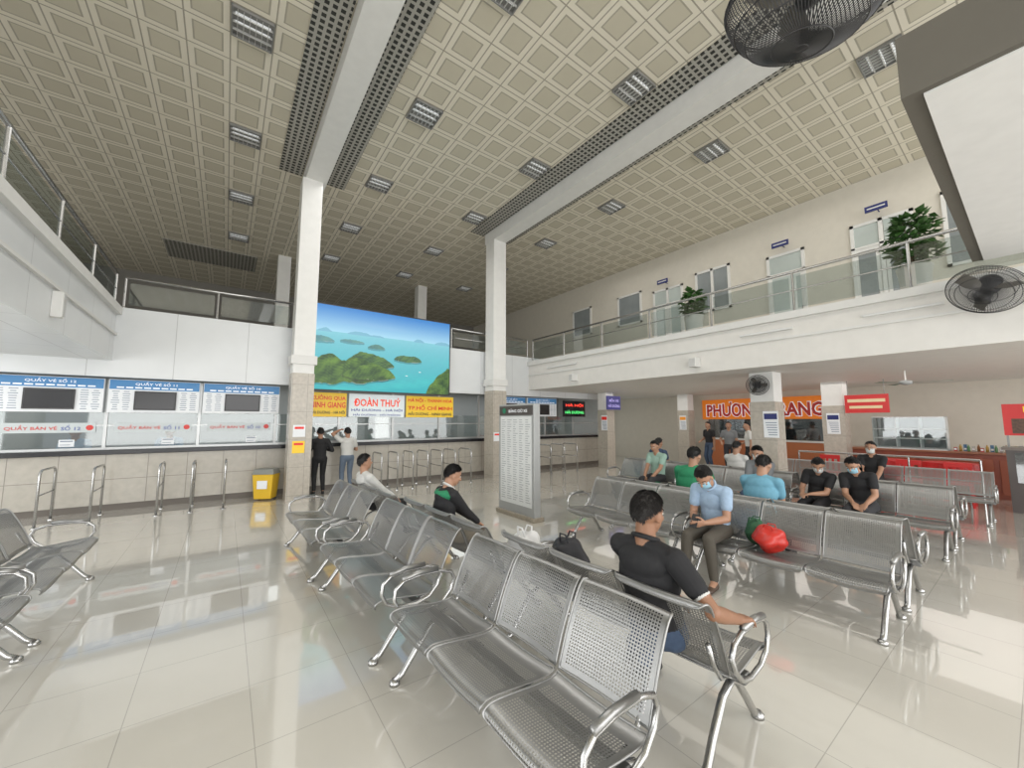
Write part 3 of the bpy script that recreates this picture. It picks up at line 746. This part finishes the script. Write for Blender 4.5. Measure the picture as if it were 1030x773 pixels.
for k in range(2):
    t = thing('door_%d' % (10+k), 'bright glazed exit door', 'door', (13.1+k*1.4, 12.98, 0), kind='structure')
    MB().box(-.65, .65, -.03, 0, 0, 2.3).obj('pane', M('bright_pane', (.75, .78, .76), .3, es=.7), t)
    MB().box(-.68, -.6, -.06, 0, 0, 2.35).box(.6, .68, -.06, 0, 0, 2.35).box(-.03, .03, -.06, 0, 0, 2.35).box(-.68, .68, -.06, 0, 2.28, 2.35).obj('frame', grey, t)

# ------------------------------------------------------------ people
def ik(a, b, l1, l2, pole):
    a = Vector(a); b = Vector(b); d = b-a; L = d.length
    if L > (l1+l2)*.995: b = a+d.normalized()*(l1+l2)*.995; d = b-a; L = d.length
    dn_ = d.normalized(); x = (l1*l1-l2*l2+L*L)/(2*L); h = math.sqrt(max(0, l1*l1-x*x))
    p = Vector(pole); p = (p-dn_*p.dot(dn_)).normalized()
    return a+dn_*x+p*h, b
skinM = M('skin', (.40, .22, .14), .5, var=.08, ns=12); skin2 = M('skin_tan', (.28, .14, .08), .5, var=.08, ns=12)
lipM = M('lip', (.28, .11, .09), .5)
hairB = M('hair_black', (.010, .009, .009), .5, var=.4, ns=70, bump=.6); hairG = M('hair_dark', (.020, .017, .016), .55, var=.8, ns=110, bump=.8)
def person(label, loc, yaw, pose, shirt, pants, shoe, skin=skinM, hair=hairB, vox=.011, s=1.0, sleeve='short', name='person', mask=False, longhair=False, collar=None, accent=None, yoke=False, wide=1.0):
    g = pose.get
    P = []
    def rc(p0, p1, r0, r1, lab, side=None, ks=1, kt=1): P.append(('c', Vector(p0), Vector(p1), r0, r1, lab, side, ks, kt))
    def el(c, r, lab, R=None): P.append(('e', Vector(c), Vector(r), lab, R or Matrix.Identity(3)))
    SK, SH, PA, SO, LI, AC = range(6)
    Yv = Vector((0, 1, 0))
    ln, ln2 = math.radians(g('lean', 0)), math.radians(g('lean2', g('lean', 0)))
    sl = math.radians(g('side', 0))
    Rs = Matrix.Rotation(sl, 3, 'X')
    D1 = Rs @ Vector((math.sin(ln), 0, math.cos(ln))); D2 = Rs @ Vector((math.sin(ln2), 0, math.cos(ln2)))
    pel = Vector((0, 0, g('pz', .535))); ch = pel+D1*.25; nk = ch+D2*.24
    tw = math.radians(g('twist', 0)); lat = Matrix.Rotation(tw, 3, 'Z') @ Rs @ Yv
    F2 = lat.cross(D2).normalized(); lat = D2.cross(F2).normalized()
    F1 = Yv.cross(D1).normalized(); L1 = D1.cross(F1)
    Rp = Matrix((F1, L1, D1)).transposed(); Rc_ = Matrix((F2, lat, D2)).transposed()
    el(pel, (.125, .17*wide, .12), PA, Rp)
    rc(pel+D1*.03, ch, .115, .12, SH, L1, 1.30*wide, 1.0)
    el(ch+D2*.04, (.125, .175*wide, .17), SH, Rc_)
    shL = nk-D2*.055+lat*.165*wide; shR = nk-D2*.055-lat*.165*wide
    rc(shL, shR, .062, .062, SH)
    rc(nk-D2*.02+lat*.03, shL, .055, .056, SH); rc(nk-D2*.02-lat*.03, shR, .055, .056, SH)
    el(nk-D2*.10-F2*.03, (.10, .15*wide, .10), SH, Rc_)
    if yoke: el(nk-D2*.07, (.128, .215, .062), AC, Rc_)
    hp, hy = math.radians(g('hp', 0)), math.radians(g('hy', 0))
    Rh = Matrix.Rotation(hy, 3, 'Z') @ Matrix.Rotation(hp, 3, 'Y')
    nd = (D2+Vector((math.sin(hp*.5), 0, math.cos(hp*.5)))).normalized()
    nt_ = nk+nd*.06; hc = nt_+Rh @ Vector((.02, 0, .10))
    rc(nk-D2*.02, hc-Rh @ Vector((.02, 0, .04)), .060, .055, SK)
    H = lambda x, y, z: hc+Rh @ Vector((x, y, z))
    el(H(-.008, 0, .02), (.097, .077, .098), SK, Rh); el(H(.022, 0, -.035), (.070, .062, .075), SK, Rh)
    el(H(.055, 0, -.088), (.028, .030, .022), SK, Rh); el(H(.066, 0, .03), (.022, .05, .012), SK, Rh)
    rc(H(.088, 0, .008), H(.106, 0, -.028), .009, .014, SK)
    for q in (-1, 1):
        el(H(-.008, q*.082, -.010), (.022, .011, .034), SK, Rh @ Matrix.Rotation(q*.3, 3, 'Z')); el(H(.066, q*.034, -.02), (.022, .022, .02), SK, Rh)
    el(H(.083, 0, -.058), (.011, .025, .006), LI, Rh); el(H(.081, 0, -.068), (.011, .021, .006), LI, Rh)
    wr = {}
    for q, sh, hk, pk, cdir in ((1, shL, 'hl', 'pl', 'dl'), (-1, shR, 'hr', 'pr', 'dr')):
        tgt = Vector(g(hk, (.05, q*.25, .55))); pole = g(pk, (-.6, q*.5, -.8))
        e, w = ik(sh, tgt, .28, .255, pole)
        rc(sh, e, .052, .040, SK); rc(e, e+(w-e)*.35, .040, .040, SK); rc(e+(w-e)*.35, w, .040, .026, SK, None, 1, 1)
        if sleeve == 'short':
            rc(sh, sh+(e-sh)*.55, .066, .060, SH)
            if accent:
                ad = (e-sh).normalized(); Ra = ad.to_track_quat('Z', 'Y').to_matrix(); el(sh+(e-sh)*.55+ad*.046, (.052, .052, .008), AC, Ra)
        else: rc(sh, e, .065, .052, SH); rc(e, e+(w-e)*.9, .052, .038, SH)
        d = Vector(g(cdir, w-e)).normalized(); n = Vector(g('n'+hk[1], (0, 0, -1))); n = (n-d*n.dot(d)).normalized()
        th = Vector(g('t'+hk[1], (0, -q, .15))); th = (th-d*th.dot(d)-n*th.dot(n)).normalized()
        cu = math.radians(g('curl', 28)); wr[q] = (w, d, n)
        fr_ = .0088
        for j, (off, Lf) in enumerate(((.029, .070), (.010, .080), (-.010, .074), (-.028, .058))):
            k0 = w+d*.083+th*off-d*abs(off)*.25
            rc(w+th*off*.55, k0, .0145, .0125, SK)
            p = k0; dd = d; spread = th*off*2.0
            for m_, fl in enumerate((.45, .31, .24)):
                a = cu*(.6+m_*.55); dd = (d*math.cos(a)+n*math.sin(a)+spread*.5).normalized(); p2 = p+dd*Lf*fl*1.1
                rc(p, p2, fr_-m_*.0008, fr_-(m_+1)*.0008, SK); p = p2
        rc(w-d*.01, w+d*.03, .024, .020, SK)
        t0 = w+d*.018+th*.022; t1 = t0+(d*.6+th*.75+n*.25).normalized()*.042; t2 = t1+(d*.85+th*.35+n*.4).normalized()*.032; t3 = t2+(d*.95+n*.45).normalized()*.025
        rc(t0, t1, .0135, .0115, SK); rc(t1, t2, .0105, .0098, SK); rc(t2, t3, .0095, .0085, SK)
    for q, fk, pk in ((1, 'fl', 'kl'), (-1, 'fr', 'kr')):
        hip = pel+Vector((.0, q*.092, -.015)); ank = Vector(g(fk, (.42, q*.11, .085)))
        kn, ank = ik(hip, ank, .42, .41, g(pk, (1, 0, 1)))
        rc(hip, kn, .09, .064, PA); rc(kn, kn+(ank-kn)*.35, .063, .060, PA); rc(kn+(ank-kn)*.35, kn+(ank-kn)*.93, .058, .046, PA); rc(kn+(ank-kn)*.5, ank, .04, .034, SK)
        fd = Vector(g('fd', (1, q*.15, 0))).normalized()
        el(ank+fd*-.015+Vector((0, 0, -.045)), (.042, .036, .040), SO)
        rc(ank+fd*.0+Vector((0, 0, -.045)), ank+fd*.15+Vector((0, 0, -.057)), .040, .027, SO, Vector((0, 0, 1)).cross(fd), 1.1, 1)
        rc(ank, ank+fd*.08+Vector((0, 0, -.035)), .034, .030, SO if g('shoes', 1) else SK)
    b = MB()
    for p in P:
        if p[0] == 'c':
            _, p0, p1, r0, r1, lab, side, ks, kt = p; d = p1-p0
            if d.length < 1e-5: d = Vector((0, 0, 1e-4))
            d.normalize(); s_ = Vector(side) if side is not None else d.orthogonal(); s_ = (s_-d*s_.dot(d)).normalized(); t_ = d.cross(s_)
            n = 16; vs = []; rings = [(p0, r0, f) for f in (-80, -50, -25, 0)]+[(p1, r1, f) for f in (0, 25, 50, 80)]
            for c, r, f in rings:
                f = math.radians(f)
                for k in range(n):
                    a = 2*math.pi*k/n; vs.append(c+d*r*math.sin(f)+(s_*ks*math.cos(a)+t_*kt*math.sin(a))*r*math.cos(f))
            fs = [(i*n+k, i*n+(k+1) % n, (i+1)*n+(k+1) % n, (i+1)*n+k) for i in range(7) for k in range(n)]+[tuple(range(n))[::-1], tuple(7*n+k for k in range(n))]
            b.add(vs, fs)
        else:
            b.ell(p[1], p[2], R=p[4], nu=20, nv=14)
    me = b.mesh('body', [skin]); tmp = bpy.data.objects.new('tmpb', me); COL.objects.link(tmp)
    md = tmp.modifiers.new('r', 'REMESH'); md.mode = 'VOXEL'; md.voxel_size = vox
    sm = tmp.modifiers.new('s', 'SMOOTH'); sm.factor = .5; sm.iterations = 3 if vox > .008 else 4
    dg = bpy.context.evaluated_depsgraph_get(); m2 = bpy.data.meshes.new_from_object(tmp.evaluated_get(dg)); bpy.data.objects.remove(tmp)
    nf = len(m2.polygons); ce = np.empty(nf*3); m2.polygons.foreach_get('center', ce); ce = ce.reshape(-1, 3)
    best = np.full(nf, 1e9); lab_ = np.zeros(nf, dtype=np.int32)
    for p in P:
        if p[0] == 'c':
            _, p0, p1, r0, r1, lab, side, ks, kt = p; d = np.array(p1-p0); L = np.linalg.norm(d)+1e-9; d /= L
            rel = ce-np.array(p0); h = np.clip(rel@d/L, 0, 1); r = r0+(r1-r0)*h; qv = rel-h[:, None]*L*d
            if side is not None and (ks != 1 or kt != 1):
                s_ = np.array(side); s_ = s_-d*(s_@d); s_ /= np.linalg.norm(s_); t_ = np.cross(d, s_)
                D = np.sqrt((qv@s_/ks)**2+(qv@t_/kt)**2+(qv@d)**2)-r
            else: D = np.linalg.norm(qv, axis=1)-r
        else:
            _, c, r, lab, R = p; q3 = (ce-np.array(c))@np.array(R); rr = np.array(r); k0 = np.linalg.norm(q3/rr, axis=1); k1 = np.linalg.norm(q3/rr**2, axis=1)+1e-9
            D = k0*(k0-1)/k1
        u = D < best; best[u] = D[u]; lab_[u] = lab
    m2.materials.clear()
    for m in (skin, shirt, pants, shoe, lipM, accent or shirt): m2.materials.append(m)
    m2.polygons.foreach_set('material_index', lab_); m2.polygons.foreach_set('use_smooth', [True]*nf); m2.update()
    root = thing(name, label, 'person', loc, yaw); root.scale = (s, s, s)
    m2.name = 'body'; o = bpy.data.objects.new('body', m2); COL.objects.link(o); o.parent = root
    hb = MB(); nu, nv = 72, 20; c0 = H(-.012, 0, .024); rd = Vector((.1015, .0815, .103))
    seed = loc[0]*3.1+loc[1]*1.7; rr_ = random.Random(int(loc[0]*100+loc[1]*10))
    def tdeg(az):
        f = (1-math.cos(az))/2
        if f < .5: td = 50+(84-50)*(f*2)**1.4
        else: td = 84+((130 if not longhair else 165)-84)*min(1, (f-.5)*2.4)
        return td+3.5*math.sin(az*5+seed)+3*math.sin(az*11+seed*2)
    def sp(az, th, e=1.0): return Vector((rd.x*math.sin(th)*math.cos(az), rd.y*math.sin(th)*math.sin(az), rd.z*math.cos(th)))*e
    for i in range(nv+1):
        for k in range(nu):
            az = 2*math.pi*k/nu; th_ = math.radians(tdeg(az))*i/nv
            e_ = 1+.02*math.sin(az*8+th_*9+seed)*math.sin(th_*2)+rr_.uniform(-.01, .012)
            if i >= nv-3: e_ *= (.985, .965, .945, .90)[i-nv+3]
            v = sp(az, th_, e_)
            if longhair and th_ > 1.5: v.z -= (th_-1.5)*.15; v.y *= 1.18; v.x = min(v.x, -.01)*1.0-.035*(th_-1.5)
            hb.v.append(tuple(c0+Rh @ v))
    for i in range(nv):
        for k in range(nu): hb.f.append((i*nu+k, (i+1)*nu+k, (i+1)*nu+(k+1) % nu, i*nu+(k+1) % nu)); hb.m.append(0)
    ns_ = 3600 if vox < .009 else (1100 if vox < .0115 else 300)
    wd = .0020 if vox < .009 else .004
    for _ in range(ns_):
        az = rr_.uniform(0, 2*math.pi); T_ = math.radians(tdeg(az)); th_ = T_*math.sqrt(rr_.random())*.99
        if longhair and th_ > 1.5: continue
        p0 = sp(az, th_, .985); ln_ = rr_.uniform(.014, .030)*(.7 if th_ > T_*.85 else 1)
        p1 = sp(az+rr_.uniform(-.25, .25), th_+ln_/.1, 1.0)
        nrm = p0.normalized(); dirv = (p1-p0).normalized(); tip = p0+dirv*ln_+nrm*rr_.uniform(.003, .014)
        sd_ = dirv.cross(nrm).normalized()*wd; mid = (p0+tip)/2+nrm*.003
        hb.add([c0+Rh @ q for q in (p0-sd_, p0+sd_, mid+sd_*.8, tip, mid-sd_*.8)], [(0, 1, 2, 3, 4)])
    hb.obj('hair', hair, root, True)
    for q in (-1, 1):
        MB().ell(H(.079, q*.031, .006), (.011, .014, .009), nu=10, nv=6, R=Rh).ell(H(.0865, q*.031, .005), (.005, .006, .006), 1, nu=8, nv=6, R=Rh).obj('eye', [M('eye_white', (.5, .48, .45), .3), black], root, True)
        MB().tube([H(.086, q*.016, .026), H(.084, q*.034, .031), H(.07, q*.052, .026)], .0035, 5).obj('eyebrow', hair, root)
    if mask:
        vs = []; fs = []
        for i in range(7):
            zz = -.1+i*.015*1.05
            for k in range(9):
                a = (k/8-.5)*2.3; prot = .112-abs(i-3.6)*.005-abs(a)*.004
                ry = .072-abs(i-4)*.002
                vs.append(H(.01+(prot-.01)*math.cos(a)*(1 if i > 0 else .88), ry*1.0*math.sin(a)*1.02, zz))
        for i in range(6):
            for k in range(8): fs.append((i*9+k, i*9+k+1, (i+1)*9+k+1, (i+1)*9+k))
        mo = MB().add(vs, fs).obj('face_mask', mask, root, True); sd = mo.modifiers.new('s', 'SOLIDIFY'); sd.thickness = .003
        for q in (-1, 1): MB().tube([H(.045, q*.066, -.03), H(.015, q*.079, -.005), H(-.012, q*.086, .01)], .0018, 4).obj('mask_loop', mask, root)
    if collar:
        pts = []; cN = nk+D2*.012
        for k in range(20):
            a = 2*math.pi*k/20; pts.append(cN+F2*(.064*math.cos(a)+.008)+lat*.068*math.sin(a)+D2*(-.03*math.cos(a)+.012))
        MB().tube(pts, .014, 8, closed=True).obj('collar', collar, root, True)
    def W(p): return Matrix.Translation(loc) @ Matrix.Rotation(yaw, 4, 'Z') @ (Vector(p)*s)
    return root, wr, W
bks = M('cloth_black', (.014, .014, .016), .8, ns=30); jeans = M('cloth_jeans', (.05, .08, .14), .8, ns=40, var=.2); dpant = M('cloth_darkgrey', (.035, .035, .04), .8)
blsh = M('cloth_paleblue', (.33, .45, .60), .8, ns=25, var=.15); olive = M('cloth_olive', (.085, .075, .06), .8); shb = M('shoe_brown', (.08, .05, .035), .5); shk = M('shoe_black', (.02, .02, .02), .5)
cyan = M('cloth_cyan', (.15, .36, .48), .8, ns=25, var=.15); green = M('cloth_green', (.02, .22, .10), .8, ns=25, var=.2); whc = M('cloth_white', (.58, .58, .56), .8, ns=25)
mskb = M('mask_blue', (.30, .53, .66), .7); mskw = M('mask_white', (.62, .65, .65), .7); greyc = M('cloth_grey', (.18, .19, .20), .8)
PI = math.pi
SIT = dict(pz=.53, lean=-6, lean2=4, hp=12, hl=(.34, .09, .56), hr=(.34, -.09, .56))
person('man in black polo shirt and jeans seated, arm on the armrest', (2.08, 1.41, 0), 0,
       dict(pz=.525, lean=-15, lean2=-6, hp=8, hy=-4, hl=(.34, .06, .56), hr=(.16, -.38, .655), pr=(-.6, -.7, -.5), curl=38, dr=(1, -.05, -.15), fl=(.36, .46, .085), fr=(.26, .30, .085)),
       bks, jeans, shk, skin=skin2, hair=hairG, vox=.0055, collar=bks, accent=whc, wide=1.08)
r_, wr, W = person('man in pale blue shirt and face mask looking at a phone', (4.46, 2.24, 0), PI,
       dict(pz=.525, lean=-2, lean2=26, hp=48, hl=(.36, .07, .64), hr=(.33, -.07, .63), tl=(0, -1, .6), tr=(0, 1, .6), nl=(.2, -1, .3), nr=(.2, 1, .3), curl=30, fl=(.40, .16, .085), fr=(.50, -.10, .085), shoes=0),
       blsh, olive, shb, hair=hairG, vox=.0065, mask=mskb, collar=blsh, s=.99)
ph = MB().bx((0, 0, 0), (.008, .075, .15)).bx((.005, 0, 0), (.002, .068, .14), 1).obj('phone', [dark, M('phone_screen', (.3, .4, .5), .2, es=.5)], None, bevel=.003)
meta(ph, 'dark smartphone held by the man in the blue shirt', 'phone'); ph.location = W((.445, 0, .66)); ph.rotation_euler = (0, math.radians(35), 0)
person('boy in black and green jacket with khaki trousers, hands forward', (1.98, 3.90, 0), 0,
       dict(pz=.555, lean=-6, lean2=10, hp=20, hy=-14, hl=(.44, .06, .58), hr=(.42, -.08, .58), fl=(.72, .14, .10), fr=(.66, -.12, .10)), bks, M('cloth_khaki', (.34, .27, .18), .8), shk, sleeve='long', vox=.008, s=.93, collar=whc, accent=green, yoke=True)
person('man in white shirt and dark trousers leaning back', (1.82, 5.90, 0), .1,
       dict(SIT, lean=-26, lean2=-14, hp=-4, hl=(.30, .12, .58), hr=(.28, -.14, .58), fl=(.60, .1, .085), fr=(.5, -.1, .085)), whc, bks, shk, vox=.009, sleeve='long', s=.96)
ST = dict(pz=.90, lean=2, lean2=3, hp=5, fl=(.02, .10, .085), fr=(-.02, -.10, .085), kl=(1, 0, 0), kr=(1, 0, 0))
person('person in black clothes standing at the ticket counter', (1.82, 10.08, 0), PI/2, dict(ST, hl=(.28, .15, 1.15), hr=(.2, -.2, 1.1)), bks, bks, shk, vox=.011, s=.92, sleeve='long')
person('person in a white top reaching up at the ticket window', (2.42, 10.05, 0), PI/2, dict(ST, hl=(.25, .15, 1.6), hr=(.30, -.15, 1.15), pl=(0, 1, .2)), whc, M('cloth_bluegrey', (.12, .16, .22), .8), shk, vox=.011, s=.92)
person('person in a sky blue shirt seated facing away', (5.36, 2.12, 0), 0, dict(SIT, lean2=18, hp=26), cyan, dpant, shk, vox=.009, wide=1.1)
person('broad person in a green jacket seated facing away', (5.36, 2.98, 0), 0, dict(SIT, lean2=8, hp=15, hl=(.3, .2, .56), hr=(.3, -.2, .56)), green, dpant, shk, vox=.009, sleeve='long', wide=1.22, s=1.03)
person('long-haired person in black with white mask leaning over a phone', (7.43, 2.14, 0), PI, dict(SIT, lean2=26, hp=40, side=-8, hy=12, hl=(.38, .02, .66), hr=(.36, -.10, .66)), bks, bks, shk, vox=.009, mask=mskw, longhair=True, s=.93)
person('person in black with a face mask looking down', (7.43, 1.60, 0), PI, dict(SIT, lean2=22, hp=36, side=6, hy=-10, hl=(.36, .10, .60), hr=(.36, -.05, .60)), bks, dpant, whc, vox=.009, mask=mskb, longhair=True, s=.95)
person('person in a dark top with a pale mask seated', (7.43, 2.92, 0), PI, dict(SIT, lean2=12, hp=24), greyc, jeans, shk, vox=.011, mask=mskw, sleeve='long')
person('person in a black shirt seated near the shop area', (10.33, 2.05, 0), PI, dict(SIT, hp=10), bks, dpant, shk, vox=.012, mask=mskw)
person('person in pale green seated on a bench', (7.43, 4.9, 0), PI, dict(SIT, lean2=12, hp=20), M('cloth_mint', (.3, .45, .38), .8), dpant, shk, vox=.012)
person('person in white seated on a bench', (8.32, 3.7, 0), 0, dict(SIT, hp=15), whc, dpant, shk, vox=.012)
person('person in blue seated on a bench', (8.32, 5.45, 0), 0, dict(SIT, hp=10), jeans, dpant, shk, vox=.012)
for i, (x, y, a, sh, pa, lab) in enumerate(((13.6, 6.9, 2.8, bks, jeans, 'person in black standing by the booking booth'), (13.3, 6.1, 3.4, greyc, dpant, 'person in grey standing by the booking booth'), (12.6, 5.2, 2.2, whc, bks, 'person in a white top walking near the shops'), (14.2, 5.5, 3.1, dpant, bks, 'person in dark clothes at the booth counter'))):
    person(lab, (x, y, 0), a, dict(ST, hl=(.05, .24, .78), hr=(.2, -.2, 1.0)), sh, pa, shk, vox=.014)
for x, y in ((-1.0, 11.68), (-2.45, 11.68)):
    person('clerk in a pale shirt seated behind the counter glass', (x, y, .30), -PI/2, dict(SIT, hp=15, hl=(.3, .12, .74), hr=(.3, -.12, .74), fl=(.25, .11, .1), fr=(.25, -.11, .1)), blsh, dpant, shk, vox=.013)
    t = thing('office_stool', 'plain dark stool behind the ticket counter', 'stool', (x, y+.05, 0)); MB().lathe([(.19, .64), (.2, .66), (.2, .69), (.18, .70)], n=20).obj('seat', dark, t)
    MB().tube([(0, 0, .02), (0, 0, .66)], .03).lathe([(.2, 0), (.2, .02), (.04, .05)], n=16).obj('pedestal', steeld, t)

# bags
def bag(name, loc, r, m, lab, seed, strap=True, amp=1):
    t = thing(name, lab, 'bag', loc); rr = random.Random(seed); ph_ = [rr.uniform(0, 6) for _ in range(6)]
    fn = lambda q: 1+amp*(.10*math.sin(q.x*40+ph_[0])+.08*math.sin(q.y*37+q.z*25+ph_[1])+.05*math.sin(q.z*60+ph_[2])+.03*math.sin(q.x*95+q.y*80+ph_[3]))
    MB().ell((0, 0, r[2]*.9), r, nu=36, nv=22, fn=fn).obj('body', m, t, True)
    if strap:
        for q in (-1, 1): MB().tube([(q*.03, -.05, r[2]*1.7), (q*.05, -.03, r[2]*2.1), (q*.05, .03, r[2]*2.1), (q*.03, .05, r[2]*1.7)], .007, 6).obj('handle', m, t)
bag('backpack', (2.14, 2.20, .43), (.15, .18, .20), M('bag_black', (.02, .02, .025), .6), 'black soft backpack propped upright on the bench', 1, amp=.6)
bag('plastic_bag', (2.04, 2.60, .43), (.15, .17, .19), M('bag_clear', (.66, .66, .66), .35, bump=.5, ns=20), 'crumpled white plastic bag lying on the bench', 2)
bag('plastic_bag', (4.40, 1.68, .43), (.15, .14, .115), M('bag_red', (.55, .03, .02), .35, bump=.5, ns=20), 'red plastic carrier bag beside the man in blue', 3)
bag('cloth_bag', (4.56, 1.88, .43), (.10, .09, .12), M('bag_green', (.03, .11, .05), .7), 'small dark green bag beside the red carrier bag', 4)
bag('cloth_bag', (5.32, 3.55, .43), (.15, .15, .16), green, 'green bag lying on the bench', 5)

# ------------------------------------------------------------ lights
w = bpy.data.worlds.new('World'); C.world = w; w.use_nodes = True
bgn = w.node_tree.nodes['Background']; bgn.inputs[0].default_value = (.95, .97, 1, 1); bgn.inputs[1].default_value = 1.1
def area(name, loc, rot, sx, sy, e, col=(1, 1, 1)):
    l = bpy.data.lights.new(name, 'AREA'); l.shape = 'RECTANGLE'; l.size = sx; l.size_y = sy; l.energy = e; l.color = col
    o = bpy.data.objects.new(name, l); COL.objects.link(o); o.location = loc; o.rotation_euler = rot; return o
area('daylight_entrance', (2, -6.8, 3.2), (math.radians(99), 0, 0), 15, 5.5, 880, (1, .985, .955))
area('daylight_side', (-6.8, 3, 1.6), (math.radians(90), 0, math.radians(-90)), 10, 2.4, 290, (.98, .99, 1))
area('office_light', (2, 12, 2.7), (0, 0, 0), 16, 1, 75, (.95, 1, 1))
area('shop_fill', (12.2, 5, 2.68), (0, 0, 0), 4, 9, 95, (1, .96, .9))  # added fill panel that brightens the soffit and shops, no fitting
area('shop_side_daylight', (12, -6.5, 1.5), (math.radians(94), 0, 0), 7, 2.4, 110, (1, .98, .95))
area('under_gallery_light', (-4.5, 6, 2.78), (0, 0, 0), 3, 8, 70, (1, 1, 1))
area('hall_fill', (3.0, 5.5, 7.2), (0, 0, 0), 3, 10, 200, (1, .98, .95))  # added fill to lift the floor, separate from the ceiling fittings
area('upper_gallery_fill', (10.3, 4, 7.4), (0, 0, 0), 3, 12, 75, (1, .96, .9))  # added fill panel for the gallery wall, no fitting
area('upper_floor_fill', (-6.8, 12, 5.2), (math.radians(90), 0, math.radians(-90)), 12, 2, 60, (1, .97, .92))  # added fill for the rear upper floor, no window behind it
